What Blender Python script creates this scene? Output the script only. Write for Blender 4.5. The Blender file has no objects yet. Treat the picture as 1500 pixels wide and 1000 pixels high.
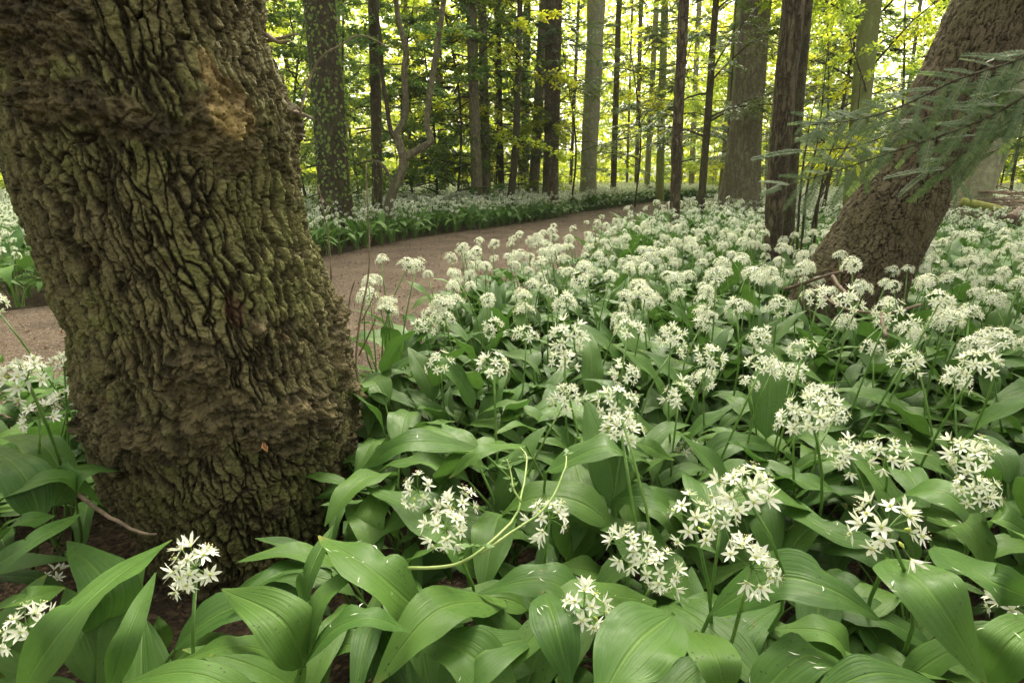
import bpy, math, random
import numpy as np
from mathutils import Vector, Matrix
from mathutils.bvhtree import BVHTree
random.seed(7); np.random.seed(7)
R = math.radians
SC = bpy.context.scene
COL = SC.collection

# ------------------------------------------------------------ camera, sky, sun, exposure
CH = 0.60; FPX = 818.0; HOR = 262.0
PITCH = math.atan((500 - HOR) / FPX)
cd = bpy.data.cameras.new('camera'); cam = bpy.data.objects.new('camera', cd); COL.objects.link(cam)
cam.location = (0, 0, CH); cam.rotation_euler = (R(90) - PITCH, 0, 0)
cd.sensor_width = 36; cd.lens = FPX / 1500 * 36; cd.clip_start = 0.02; cd.clip_end = 500
SC.camera = cam
SUN_EL, SUN_AZ = 48, 12          # the light comes from beyond the wood, slightly right
w = bpy.data.worlds.new('World'); SC.world = w; w.use_nodes = True
nt = w.node_tree; nt.nodes.clear()
sky = nt.nodes.new('ShaderNodeTexSky'); sky.sky_type = 'NISHITA'; sky.sun_disc = False
sky.sun_elevation = R(SUN_EL); sky.sun_rotation = R(SUN_AZ); sky.dust_density = 6; sky.air_density = 1.0; sky.ozone_density = 0.6
bg = nt.nodes.new('ShaderNodeBackground'); bg.inputs[1].default_value = 0.15
wo = nt.nodes.new('ShaderNodeOutputWorld')
hs = nt.nodes.new('ShaderNodeHueSaturation'); hs.inputs['Saturation'].default_value = .22      # thin overcast: nearly white
tint = nt.nodes.new('ShaderNodeMix'); tint.data_type = 'RGBA'; tint.blend_type = 'MULTIPLY'; tint.inputs[0].default_value = 1; tint.inputs[7].default_value = (1.0, .97, .82, 1)
nt.links.new(sky.outputs[0], hs.inputs['Color']); nt.links.new(hs.outputs[0], tint.inputs[6]); nt.links.new(tint.outputs[2], bg.inputs[0]); nt.links.new(bg.outputs[0], wo.inputs[0])
ld = bpy.data.lights.new('sun', 'SUN'); ld.energy = 1.4; ld.angle = R(22); ld.color = (1.0, .93, .78)
sun = bpy.data.objects.new('sun', ld); COL.objects.link(sun)
sun.rotation_euler = (-(R(90) - R(SUN_EL)), 0, -R(SUN_AZ))
vs = SC.view_settings; vs.view_transform = 'Standard'; vs.look = 'None'; vs.gamma = 1; vs.use_curve_mapping = False
vs.exposure = 1.9
SC.cycles.max_bounces = 8; SC.cycles.diffuse_bounces = 4; SC.cycles.transmission_bounces = 5; SC.cycles.sample_clamp_indirect = 8

# ------------------------------------------------------------ measuring helpers
cP, sP = math.cos(PITCH), math.sin(PITCH)
def ray(px, py):
    cx = (px - 750) / FPX; cy = -(py - 500) / FPX
    return Vector((cx, cP + cy * sP, -sP + cy * cP))
def on_z(px, py, z):
    d = ray(px, py); return Vector((0, 0, CH)) + d * ((z - CH) / d.z)
def on_y(px, py, Y):
    d = ray(px, py); return Vector((0, 0, CH)) + d * (Y / d.y)
def at_depth(px, py, dep):
    return Vector((0, 0, CH)) + ray(px, py) * dep
def to_px(p):
    q = Vector(p) - Vector((0, 0, CH)); dep = q.y * cP - q.z * sP
    if dep <= 0.01: return (-9999, -9999, dep)
    up = q.y * sP + q.z * cP
    return (750 + FPX * q.x / dep, 500 - FPX * up / dep, dep)

# ------------------------------------------------------------ numpy noise
def _h(i, j, k, s):
    n = (i * 374761393 + j * 668265263 + k * 2147483647 + s * 974634777) & 0xffffffff
    n = ((n ^ (n >> 13)) * 1274126177) & 0xffffffff
    n = ((n ^ (n >> 16)) * 2246822519) & 0xffffffff
    return ((n ^ (n >> 15)) & 0xffffff) / float(0xffffff)
def vnoise(P, s=0):
    I = np.floor(P).astype(np.int64); f = P - I; f = f * f * (3 - 2 * f)
    r = 0
    for a in (0, 1):
        for b in (0, 1):
            for c in (0, 1):
                r = r + _h(I[:, 0] + a, I[:, 1] + b, I[:, 2] + c, s) * (f[:, 0] if a else 1 - f[:, 0]) * (f[:, 1] if b else 1 - f[:, 1]) * (f[:, 2] if c else 1 - f[:, 2])
    return r
def fbm(P, o=4, s=0):
    r = 0; a = .5; t = 0
    for i in range(o):
        r = r + a * vnoise(P * (2.03 ** i) + 17.3 * i, s + i); t += a; a *= .5
    return r / t
def worley(P, s=0, jit=.95):
    I = np.floor(P).astype(np.int64)
    F1 = np.full(len(P), 9.0); F2 = F1.copy(); ID = np.zeros(len(P))
    for a in (-1, 0, 1):
        for b in (-1, 0, 1):
            for c in (-1, 0, 1):
                i, j, k = I[:, 0] + a, I[:, 1] + b, I[:, 2] + c
                h1 = _h(i, j, k, s)
                dx = i + .5 + (h1 - .5) * jit - P[:, 0]
                dy = j + .5 + (_h(i, j, k, s + 1) - .5) * jit - P[:, 1]
                dz = k + .5 + (_h(i, j, k, s + 2) - .5) * jit - P[:, 2]
                d = np.sqrt(dx * dx + dy * dy + dz * dz)
                m = d < F1
                F2 = np.where(m, F1, np.minimum(F2, d)); ID = np.where(m, h1, ID); F1 = np.where(m, d, F1)
    return F1, F2, ID
def sstep(a, b, x):
    t = np.clip((x - a) / (b - a), 0, 1); return t * t * (3 - 2 * t)

# ------------------------------------------------------------ mesh helpers
def np_mesh(name, V, F, mats, mi=None, uv=None, attrs=None, smooth=True):
    """V (n,3), F list of arrays (m,3)/(m,4)"""
    if not isinstance(F, list): F = [F]
    F = [f for f in F if len(f)]
    me = bpy.data.meshes.new(name)
    V = np.asarray(V, np.float32)
    me.vertices.add(len(V)); me.vertices.foreach_set('co', V.ravel())
    li = np.concatenate([f.ravel() for f in F]).astype(np.int32)
    tot = np.concatenate([np.full(len(f), f.shape[1]) for f in F]).astype(np.int32)
    st = np.concatenate([[0], np.cumsum(tot)[:-1]]).astype(np.int32)
    me.loops.add(len(li)); me.loops.foreach_set('vertex_index', li)
    me.polygons.add(len(tot)); me.polygons.foreach_set('loop_start', st); me.polygons.foreach_set('loop_total', tot)
    if mi is not None: me.polygons.foreach_set('material_index', np.asarray(mi, np.int32))
    me.polygons.foreach_set('use_smooth', np.full(len(tot), smooth))
    if uv is not None:
        l = me.uv_layers.new(name='UVMap'); l.data.foreach_set('uv', np.asarray(uv, np.float32)[li].ravel())
    if attrs:
        for k, a in attrs.items():
            at = me.attributes.new(k, 'FLOAT', 'POINT'); at.data.foreach_set('value', np.asarray(a, np.float32))
    for m in (mats if isinstance(mats, (list, tuple)) else [mats]): me.materials.append(m)
    me.update(calc_edges=True); me.validate()
    return me
class MB:
    def __init__(s): s.V = []; s.T = []; s.Q = []; s.mt = []; s.mq = []; s.U = []; s.n = 0
    def add(s, V, Q=None, T=None, m=0, uv=None):
        V = np.asarray(V, float).reshape(-1, 3)
        if Q is not None and len(Q): Q = np.asarray(Q, int).reshape(-1, 4); s.Q.append(Q + s.n); s.mq += [m] * len(Q)
        if T is not None and len(T): T = np.asarray(T, int).reshape(-1, 3); s.T.append(T + s.n); s.mt += [m] * len(T)
        s.V.append(V); s.U.append(np.zeros((len(V), 2)) if uv is None else np.asarray(uv, float)); s.n += len(V)
    def add_raw(s, o, M=None, moff=0):
        """o = (V,Q,T,mq,mt,U) packed"""
        V, Q, T, mq, mt, U = o
        if M is not None:
            A = np.array(M); V = V @ A[:3, :3].T + A[:3, 3]
        if len(Q): s.Q.append(Q + s.n); s.mq += list(mq)
        if len(T): s.T.append(T + s.n); s.mt += list(mt)
        s.V.append(V); s.U.append(U); s.n += len(V)
    def pack(s):
        V = np.concatenate(s.V); Q = np.concatenate(s.Q) if s.Q else np.zeros((0, 4), int); T = np.concatenate(s.T) if s.T else np.zeros((0, 3), int)
        return (V, Q, T, s.mq, s.mt, np.concatenate(s.U))
    def mesh(s, name, mats, smooth=True):
        V, Q, T, mq, mt, U = s.pack()
        return np_mesh(name, V, [Q, T], mats, list(mq) + list(mt), U, smooth=smooth)
def tube(pts, rad, n=6, cap=True):
    P = np.array([list(p) for p in pts], float); k = len(P)
    rad = np.broadcast_to(np.asarray(rad, float), (k,))
    T = np.gradient(P, axis=0); T /= np.linalg.norm(T, axis=1)[:, None] + 1e-9
    ref = np.array([1., 0, 0]) if abs(T[0][0]) < .8 else np.array([0, 1., 0])
    A = np.cross(T, ref); A /= np.linalg.norm(A, axis=1)[:, None] + 1e-9
    B = np.cross(T, A)
    th = np.linspace(0, 2 * np.pi, n, endpoint=False)
    V = (P[:, None, :] + rad[:, None, None] * (np.cos(th)[None, :, None] * A[:, None, :] + np.sin(th)[None, :, None] * B[:, None, :])).reshape(-1, 3)
    i = np.arange(k - 1)[:, None] * n; j = np.arange(n)[None, :]
    Q = np.stack([i + j, i + (j + 1) % n, i + n + (j + 1) % n, i + n + j], -1).reshape(-1, 4)
    T3 = np.zeros((0, 3), int)
    if cap:
        V = np.concatenate([V, P[:1], P[-1:]]); c0 = k * n; jj = np.arange(n)
        T3 = np.concatenate([np.stack([np.full(n, c0), (jj + 1) % n, jj], 1), np.stack([np.full(n, c0 + 1), (k - 1) * n + jj, (k - 1) * n + (jj + 1) % n], 1)])
    return V, Q, T3
def spline(pts, n):
    P = np.array([list(p) for p in pts], float)
    if len(P) < 3:
        t = np.linspace(0, 1, n)[:, None]; return P[0] * (1 - t) + P[-1] * t
    E = np.concatenate([[2 * P[0] - P[1]], P, [2 * P[-1] - P[-2]]])
    seg = np.linspace(0, len(P) - 1 - 1e-6, n); o = []
    for s in seg:
        i = int(s); t = s - i; a, b, c, d = E[i:i + 4]
        o.append(.5 * ((2 * b) + (-a + c) * t + (2 * a - 5 * b + 4 * c - d) * t * t + (-a + 3 * b - 3 * c + d) * t ** 3))
    return np.array(o)
def link(o, parent=None):
    COL.objects.link(o)
    if parent is not None: o.parent = parent
    return o
def part(name, me, parent=None, loc=None, M=None, kind=None, label=None):
    o = bpy.data.objects.new(name, me); link(o, parent)
    if M is not None: o.matrix_local = M
    elif loc is not None: o.location = loc
    if kind: o['kind'] = kind
    if label: o['label'] = label
    return o
def thing(name, label, cat, loc=(0, 0, 0), group=None, me=None, kind=None):
    o = bpy.data.objects.new(name, me); COL.objects.link(o); o.location = loc
    if me is None: o.empty_display_size = .05
    o['label'] = label; o['category'] = cat
    if group: o['group'] = group
    if kind: o['kind'] = kind
    return o

# ------------------------------------------------------------ materials
def mat(name):
    m = bpy.data.materials.new(name); m.use_nodes = True; m.node_tree.nodes.clear(); return m, m.node_tree.nodes, m.node_tree.links
def N(nodes, t, **kw):
    n = nodes.new(t)
    for k, v in kw.items():
        if k.startswith('i_'): n.inputs[int(k[2:]) if k[2:].isdigit() else k[2:].replace('_', ' ')].default_value = v
        else: setattr(n, k, v)
    return n
def mix(nodes, links, fac, a, b, mode='MIX'):
    n = nodes.new('ShaderNodeMix'); n.data_type = 'RGBA'; n.blend_type = mode
    for s, v in ((0, fac), (6, a), (7, b)):
        if isinstance(v, bpy.types.NodeSocket): links.new(v, n.inputs[s])
        else: n.inputs[s].default_value = (v if s == 0 else (*v, 1))
    return n.outputs[2]
def ramp(nodes, links, src, stops):
    n = nodes.new('ShaderNodeMapRange'); n.interpolation_type = 'SMOOTHSTEP'; links.new(src, n.inputs[0])
    n.inputs[1].default_value, n.inputs[2].default_value = stops[0], stops[1]
    if len(stops) > 2: n.inputs[3].default_value, n.inputs[4].default_value = stops[2], stops[3]
    return n.outputs[0]
def noise(nodes, links, vec, scale, detail=4, rough=.55, dim='3D'):
    n = nodes.new('ShaderNodeTexNoise'); n.inputs['Scale'].default_value = scale; n.inputs['Detail'].default_value = detail; n.inputs['Roughness'].default_value = rough
    if vec is not None: links.new(vec, n.inputs['Vector'])
    return n.outputs['Fac']
def finish(nodes, links, col, rough=.6, spec=.4, bump=None, bstr=.5, bdist=.002, trans=None, tfac=.3, name=None):
    p = nodes.new('ShaderNodeBsdfPrincipled'); o = nodes.new('ShaderNodeOutputMaterial')
    if isinstance(col, bpy.types.NodeSocket): links.new(col, p.inputs['Base Color'])
    else: p.inputs['Base Color'].default_value = (*col, 1)
    if isinstance(rough, bpy.types.NodeSocket): links.new(rough, p.inputs['Roughness'])
    else: p.inputs['Roughness'].default_value = rough
    p.inputs['Specular IOR Level'].default_value = spec
    if bump is not None:
        b = nodes.new('ShaderNodeBump'); b.inputs['Strength'].default_value = bstr; b.inputs['Distance'].default_value = bdist
        links.new(bump, b.inputs['Height']); links.new(b.outputs[0], p.inputs['Normal'])
    out = p.outputs[0]
    if trans is not None:
        t = nodes.new('ShaderNodeBsdfTranslucent')
        if isinstance(trans, bpy.types.NodeSocket): links.new(trans, t.inputs[0])
        else: t.inputs[0].default_value = (*trans, 1)
        mx = nodes.new('ShaderNodeMixShader'); mx.inputs[0].default_value = tfac
        links.new(out, mx.inputs[1]); links.new(t.outputs[0], mx.inputs[2]); out = mx.outputs[0]
    links.new(out, o.inputs[0])
def bright(nodes, links, col, rnd, lo, hi, hue=.02):
    h = nodes.new('ShaderNodeHueSaturation'); links.new(col, h.inputs['Color'])
    m = nodes.new('ShaderNodeMapRange'); links.new(rnd, m.inputs[0]); m.inputs[3].default_value = lo; m.inputs[4].default_value = hi
    links.new(m.outputs[0], h.inputs['Value'])
    m2 = nodes.new('ShaderNodeMath'); m2.operation = 'MULTIPLY_ADD'; links.new(rnd, m2.inputs[0]); m2.inputs[1].default_value = -hue * 2; m2.inputs[2].default_value = .5 + hue
    links.new(m2.outputs[0], h.inputs['Hue'])
    return h.outputs[0]

def garlic_leaf_mat(name, base, base2, detail=True):
    m, n, l = mat(name)
    uv = N(n, 'ShaderNodeTexCoord'); oi = N(n, 'ShaderNodeObjectInfo')
    add = N(n, 'ShaderNodeVectorMath', operation='ADD')
    rs = N(n, 'ShaderNodeVectorMath', operation='SCALE'); cmb = N(n, 'ShaderNodeCombineXYZ')
    for i in range(3): l.new(oi.outputs['Random'], cmb.inputs[i])
    l.new(cmb.outputs[0], rs.inputs[0]); rs.inputs['Scale'].default_value = 37
    l.new(uv.outputs['Object'], add.inputs[0]); l.new(rs.outputs[0], add.inputs[1])
    geo = N(n, 'ShaderNodeNewGeometry')
    big = noise(n, l, geo.outputs['Position'], 9, 3)
    col = mix(n, l, ramp(n, l, big, (.35, .65)), base, base2)
    col = bright(n, l, col, oi.outputs['Random'], .75, 1.3, .012)
    bump = None
    if detail:
        sep = N(n, 'ShaderNodeSeparateXYZ'); l.new(uv.outputs['UV'], sep.inputs[0])
        mp = N(n, 'ShaderNodeMapping'); l.new(uv.outputs['UV'], mp.inputs[0]); mp.inputs['Scale'].default_value = (26, 1.2, 1)
        ad2 = N(n, 'ShaderNodeVectorMath', operation='ADD'); l.new(mp.outputs[0], ad2.inputs[0]); l.new(rs.outputs[0], ad2.inputs[1])
        vein = noise(n, l, ad2.outputs[0], 1.0, 3, .6)
        col = mix(n, l, ramp(n, l, vein, (.35, .7, 0, .5)), col, (base2[0] * 1.45, base2[1] * 1.25, base2[2] * 1.4))
        # midrib
        a = N(n, 'ShaderNodeMath', operation='SUBTRACT'); l.new(sep.outputs[0], a.inputs[0]); a.inputs[1].default_value = .5
        b = N(n, 'ShaderNodeMath', operation='ABSOLUTE'); l.new(a.outputs[0], b.inputs[0])
        mid = ramp(n, l, b.outputs[0], (.008, .045, 1, 0))
        hm = N(n, 'ShaderNodeMath', operation='MULTIPLY'); l.new(mid, hm.inputs[0]); hm.inputs[1].default_value = .45
        col = mix(n, l, hm.outputs[0], col, (base2[0] * 1.8, base2[1] * 1.45, base2[2] * 1.5))
        # dirt specks and yellowed spots
        tp = N(n, 'ShaderNodeMath', operation='MULTIPLY_ADD'); l.new(big, tp.inputs[0]); tp.inputs[1].default_value = .55; l.new(sep.outputs[1], tp.inputs[2])
        tip2 = N(n, 'ShaderNodeMath', operation='MULTIPLY'); l.new(ramp(n, l, tp.outputs[0], (1.22, 1.36, 0, .75)), tip2.inputs[0]); l.new(ramp(n, l, oi.outputs['Random'], (.35, .6)), tip2.inputs[1])
        col = mix(n, l, tip2.outputs[0], col, (.24, .21, .05))
        vo = N(n, 'ShaderNodeTexVoronoi'); l.new(add.outputs[0], vo.inputs['Vector']); vo.inputs['Scale'].default_value = 170
        sp = ramp(n, l, vo.outputs['Distance'], (.10, .20, 1, 0))
        cl = noise(n, l, add.outputs[0], 22, 3)
        gate = ramp(n, l, cl, (.40, .58))
        g = N(n, 'ShaderNodeMath', operation='MULTIPLY'); l.new(sp, g.inputs[0]); l.new(gate, g.inputs[1])
        g2 = N(n, 'ShaderNodeMath', operation='MULTIPLY'); l.new(g.outputs[0], g2.inputs[0]); g2.inputs[1].default_value = .85
        col = mix(n, l, g2.outputs[0], col, (.02, .018, .01))
        cl2 = noise(n, l, add.outputs[0], 60, 5, .7)
        col = mix(n, l, ramp(n, l, cl2, (.67, .74, 0, .6)), col, (.22, .2, .06))
        su = N(n, 'ShaderNodeMath', operation='SUBTRACT'); l.new(vein, su.inputs[0]); l.new(mid, su.inputs[1]); bump = su.outputs[0]
        nz = noise(n, l, add.outputs[0], 90, 2)
        rg = ramp(n, l, nz, (.3, .7, .42, .6))
    else: rg = .5
    tr = mix(n, l, .6, col, (.14, .31, .05))
    finish(n, l, col, rg, .22, bump, .6, .0012, tr, .2)
    return m
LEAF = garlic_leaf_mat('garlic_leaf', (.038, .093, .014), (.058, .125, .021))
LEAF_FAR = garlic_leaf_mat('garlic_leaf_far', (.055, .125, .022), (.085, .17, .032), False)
def simple(name, c, rough=.6, spec=.3, trans=None, tf=.3, var=None, nscale=None, c2=None, bump=0):
    m, n, l = mat(name)
    tc = N(n, 'ShaderNodeTexCoord'); col = c
    nz = None
    if nscale:
        nz = noise(n, l, tc.outputs['Object'], nscale, 4); col = mix(n, l, ramp(n, l, nz, (.35, .65)), c, c2)
    if var:
        oi = N(n, 'ShaderNodeObjectInfo')
        if not isinstance(col, bpy.types.NodeSocket): col = mix(n, l, 0.0, col, col)
        col = bright(n, l, col, oi.outputs['Random'], var[0], var[1], .01)
    finish(n, l, col, rough, spec, nz if bump else None, bump, .003, trans, tf)
    return m
PETAL = simple('petal', (.82, .82, .71), .5, .25, (.8, .84, .62), .28, var=(.82, 1.03))
STEM = simple('stem', (.10, .20, .035), .45, .4, nscale=30, c2=(.14, .25, .05), var=(.8, 1.15), trans=(.2, .35, .05), tf=.15)
OVARY = simple('ovary', (.38, .45, .08), .5, .3)
TWIG = simple('twig_bark', (.14, .11, .075), .8, .2, nscale=60, c2=(.26, .19, .13), bump=.5)
REDTWIG = simple('peeled_twig_bark', (.14, .095, .065), .75, .2, nscale=45, c2=(.09, .065, .045), bump=.5)
DEADLEAF = simple('dead_leaf', (.16, .085, .045), .7, .2, nscale=40, c2=(.27, .17, .09), trans=(.2, .1, .04), tf=.2, var=(.6, 1.4))

def foliage_mat(name, c, t, tf, lo=.7, hi=1.35, spec=.35, rough=.45):
    m, n, l = mat(name)
    geo = N(n, 'ShaderNodeNewGeometry')
    try: rnd = geo.outputs['Random Per Island']
    except Exception: rnd = N(n, 'ShaderNodeObjectInfo').outputs['Random']
    nz = noise(n, l, geo.outputs['Position'], .5, 3)
    c0 = mix(n, l, ramp(n, l, nz, (.42, .58)), c, (c[0] * 1.5, c[1] * 1.2, c[2] * .9))
    col = bright(n, l, c0, rnd, lo, hi, .02)
    t0 = mix(n, l, ramp(n, l, nz, (.42, .58)), t, (min(.85, t[0] * 1.5), min(.85, t[1] * 1.12), t[2] * .7))
    tr = bright(n, l, t0, rnd, lo, hi, .02)
    finish(n, l, col, rough, spec, None, 0, 0, tr, tf)
    return m
LIME = foliage_mat('beech_leaf', (.16, .265, .035), (.62, .76, .07), .6)
MIDG = foliage_mat('hazel_leaf', (.11, .19, .035), (.4, .58, .07), .48)
DARKG = foliage_mat('holly_leaf', (.06, .115, .035), (.2, .36, .06), .32, rough=.55, spec=.25)
YEWG = foliage_mat('yew_needles', (.05, .095, .035), (.15, .28, .06), .28)
FIRG = foliage_mat('fir_needles', (.042, .09, .044), (.09, .2, .07), .15, spec=.25, rough=.5)
FIRTIP = foliage_mat('fir_needles_young', (.09, .19, .06), (.15, .3, .07), .25)

def bark_mat(name, ridge, furrow, moss, sc=(60, 60, 14), mossamt=.5, bstr=.8, bdist=.006, attr=False, vor=True):
    m, n, l = mat(name)
    tc = N(n, 'ShaderNodeTexCoord')
    mp = N(n, 'ShaderNodeMapping'); l.new(tc.outputs['Object'], mp.inputs[0]); mp.inputs['Scale'].default_value = sc
    wn = N(n, 'ShaderNodeTexNoise'); wn.inputs['Scale'].default_value = .6; l.new(mp.outputs[0], wn.inputs['Vector'])
    ws = N(n, 'ShaderNodeVectorMath', operation='MULTIPLY_ADD'); l.new(wn.outputs['Color'], ws.inputs[0]); ws.inputs[1].default_value = (1.2, 1.2, 1.2); l.new(mp.outputs[0], ws.inputs[2])
    fine = noise(n, l, tc.outputs['Object'], 160, 6, .7)
    mid = noise(n, l, tc.outputs['Object'], 26, 5, .65)
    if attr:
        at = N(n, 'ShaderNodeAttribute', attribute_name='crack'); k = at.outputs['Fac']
    else:
        rdg = noise(n, l, ws.outputs[0], 1.0, 5, .6)
        s1 = N(n, 'ShaderNodeMath', operation='SUBTRACT'); l.new(rdg, s1.inputs[0]); s1.inputs[1].default_value = .5
        s2 = N(n, 'ShaderNodeMath', operation='ABSOLUTE'); l.new(s1.outputs[0], s2.inputs[0])
        k = ramp(n, l, s2.outputs[0], (.0, .07))
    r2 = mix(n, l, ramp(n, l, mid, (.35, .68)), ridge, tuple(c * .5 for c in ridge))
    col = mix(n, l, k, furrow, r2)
    mo = noise(n, l, tc.outputs['Object'], 5, 4, .6)
    mm = N(n, 'ShaderNodeMath', operation='MULTIPLY'); l.new(ramp(n, l, mo, (.4, .62)), mm.inputs[0]); l.new(k, mm.inputs[1])
    m3 = N(n, 'ShaderNodeMath', operation='MULTIPLY'); l.new(mm.outputs[0], m3.inputs[0]); m3.inputs[1].default_value = mossamt
    col = mix(n, l, m3.outputs[0], col, moss)
    col = mix(n, l, ramp(n, l, fine, (.4, .7, 0, .35)), col, tuple(c * 1.6 for c in ridge))
    if attr:
        bu = N(n, 'ShaderNodeAttribute', attribute_name='burl')
        col = mix(n, l, bu.outputs['Fac'], col, mix(n, l, ramp(n, l, mid, (.4, .6)), (.05, .04, .02), (.145, .115, .055)))
        wd = N(n, 'ShaderNodeAttribute', attribute_name='wood')
        col = mix(n, l, wd.outputs['Fac'], col, mix(n, l, ramp(n, l, mid, (.38, .62)), (.46, .34, .14), (.17, .12, .05)))
        rd = N(n, 'ShaderNodeAttribute', attribute_name='red')
        col = mix(n, l, rd.outputs['Fac'], col, (.10, .05, .028))
    col = mix(n, l, ramp(n, l, noise(n, l, tc.outputs['Object'], 420, 3, .6), (.5, .68, 0, .55)), col, tuple(c * .35 for c in ridge))
    fv = N(n, 'ShaderNodeTexVoronoi'); l.new(tc.outputs['Object'], fv.inputs['Vector']); fv.inputs['Scale'].default_value = 210
    h0 = N(n, 'ShaderNodeMath', operation='MULTIPLY_ADD'); l.new(fv.outputs['Distance'], h0.inputs[0]); h0.inputs[1].default_value = -.35 if attr else 0; l.new(mid, h0.inputs[2])
    h = N(n, 'ShaderNodeMath', operation='MULTIPLY_ADD'); l.new(fine, h.inputs[0]); h.inputs[1].default_value = .6; l.new(h0.outputs[0], h.inputs[2])
    if not attr:
        h2 = N(n, 'ShaderNodeMath', operation='MULTIPLY_ADD'); l.new(k, h2.inputs[0]); h2.inputs[1].default_value = 1.3; l.new(h.outputs[0], h2.inputs[2]); h = h2
    finish(n, l, col, .85, .2, h.outputs[0], bstr, bdist)
    return m
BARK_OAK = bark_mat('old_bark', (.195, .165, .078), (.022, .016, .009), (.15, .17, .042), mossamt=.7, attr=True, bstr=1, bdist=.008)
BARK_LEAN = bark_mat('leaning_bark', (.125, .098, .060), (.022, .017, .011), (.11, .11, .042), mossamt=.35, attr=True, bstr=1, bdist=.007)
BARK_GREY = bark_mat('grey_bark', (.19, .165, .11), (.09, .075, .05), (.13, .16, .05), (22, 22, 7), .4, .7, .01)
BARK_BROWN = bark_mat('brown_bark', (.155, .12, .08), (.055, .038, .026), (.11, .12, .045), (44, 44, 9), .35, 1, .016)
BARK_DARK = bark_mat('dark_bark', (.085, .068, .042), (.04, .03, .02), (.07, .09, .03), (30, 30, 9), .5, .7, .008)
BARK_GREEN = bark_mat('green_bark', (.18, .19, .075), (.13, .14, .05), (.17, .21, .06), (8, 8, 3), .7, .35, .006)
BARK_PALE = bark_mat('pale_bark', (.27, .26, .17), (.16, .15, .09), (.2, .24, .09), (12, 12, 4), .4, .4, .008)

def soil_mat(name, a, b, c, s=1.0, peb=120):
    m, n, l = mat(name); tc = N(n, 'ShaderNodeTexCoord')
    n1 = noise(n, l, tc.outputs['Object'], 3 * s, 6, .65); n2 = noise(n, l, tc.outputs['Object'], 60 * s, 5, .7)
    v = N(n, 'ShaderNodeTexVoronoi'); l.new(tc.outputs['Object'], v.inputs['Vector']); v.inputs['Scale'].default_value = peb
    col = mix(n, l, ramp(n, l, n1, (.35, .65)), a, b)
    sx = N(n, 'ShaderNodeSeparateColor'); l.new(v.outputs['Color'], sx.inputs[0])
    col = mix(n, l, ramp(n, l, sx.outputs[0], (.6, .95, 0, .7)), col, c)
    col = mix(n, l, ramp(n, l, n2, (.45, .7, 0, .5)), col, tuple(x * .45 for x in a))
    h = N(n, 'ShaderNodeMath', operation='SUBTRACT'); l.new(n2, h.inputs[0]); l.new(v.outputs['Distance'], h.inputs[1])
    finish(n, l, col, .9, .15, h.outputs[0], .9, .012)
    return m
SOIL = soil_mat('forest_soil', (.05, .036, .024), (.085, .06, .038), (.16, .11, .06))
PATHM = soil_mat('path_grit', (.07, .05, .035), (.135, .098, .068), (.28, .22, .165), 1, 140)

# ------------------------------------------------------------ ground and path
def smooth_poly(pts, n): return spline([(x, y, 0) for x, y in pts], n)
g_far = [on_z(x, y, 0) for x, y in ((460, 380), (600, 351), (720, 334), (800, 322), (880, 306), (940, 298), (975, 294.5))]
g_left = [on_z(0, 458, 0)]
far_edge = [(-9, .2), (-5.5, 1.1), (g_left[0].x, g_left[0].y), ] + [(p.x, p.y) for p in g_far] + [(9.5, 19.5), (22, 26)]
near_pts = [on_z(-20, 640, 0), on_z(115, 600, 0)] + [on_z(x, y, .34) for x, y in ((500, 438), (560, 408), (620, 388), (700, 362), (790, 346), (860, 333), (910, 320), (945, 309), (982, 301))]
near_edge = [(-9, -1.6), (-4.4, .1), ] + [(p.x, p.y) for p in near_pts] + [(9.8, 17.4), (22, 22)]
FE = smooth_poly(far_edge, 160)[:, :2]; NE = smooth_poly(near_edge, 160)[:, :2]
def poly_y(E, x):
    return np.interp(x, E[:, 0], E[:, 1])
def side(x, y):
    """0 on the path, -1 on our side, +1 beyond it"""
    a = poly_y(NE, x); b = poly_y(FE, x)
    return -1 if y < a else (1 if y > b else 0)
def gz(x, y): return 0.0

gx = np.concatenate([-np.geomspace(160, 3.2, 26), np.linspace(-3, 3, 90), np.geomspace(3.2, 160, 26)])
gy = np.concatenate([-np.geomspace(160, 2.2, 14), np.linspace(-2, 5, 110), np.geomspace(5.2, 220, 34)])
GX, GY = np.meshgrid(gx, gy); P = np.stack([GX.ravel(), GY.ravel(), GX.ravel() * 0], 1)
near = np.exp(-(np.hypot(P[:, 0], P[:, 1]) / 5) ** 2)
P[:, 2] = (fbm(P * 9, 4, 3) - .75) * .022 * near - .012
nx, ny = len(gx), len(gy)
ii = (np.arange(ny - 1)[:, None] * nx + np.arange(nx - 1)[None, :]).ravel()
go = bpy.data.objects.new('ground', np_mesh('ground', P, np.stack([ii, ii + 1, ii + nx + 1, ii + nx], 1), SOIL)); COL.objects.link(go); go['kind'] = 'structure'
nn = 24
t = np.linspace(0, 1, nn)[None, :, None]
S = (NE[:, None, :] * (1 - t) + FE[:, None, :] * t)
S = np.concatenate([S, np.zeros((160, nn, 1))], 2)
# resample the near part finer by a plain bilinear strip
S[:, :, 2] = .004 + .006 * np.sin(t[:, :, 0] * np.pi) + (fbm(S.reshape(-1, 3) * 6, 3, 9).reshape(160, nn) - .5) * .012
i0 = (np.arange(159)[:, None] * nn + np.arange(nn - 1)[None, :]).ravel()
po = bpy.data.objects.new('path', np_mesh('path', S.reshape(-1, 3), np.stack([i0, i0 + nn, i0 + nn + 1, i0 + 1], 1), PATHM)); COL.objects.link(po); po['kind'] = 'structure'

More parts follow.
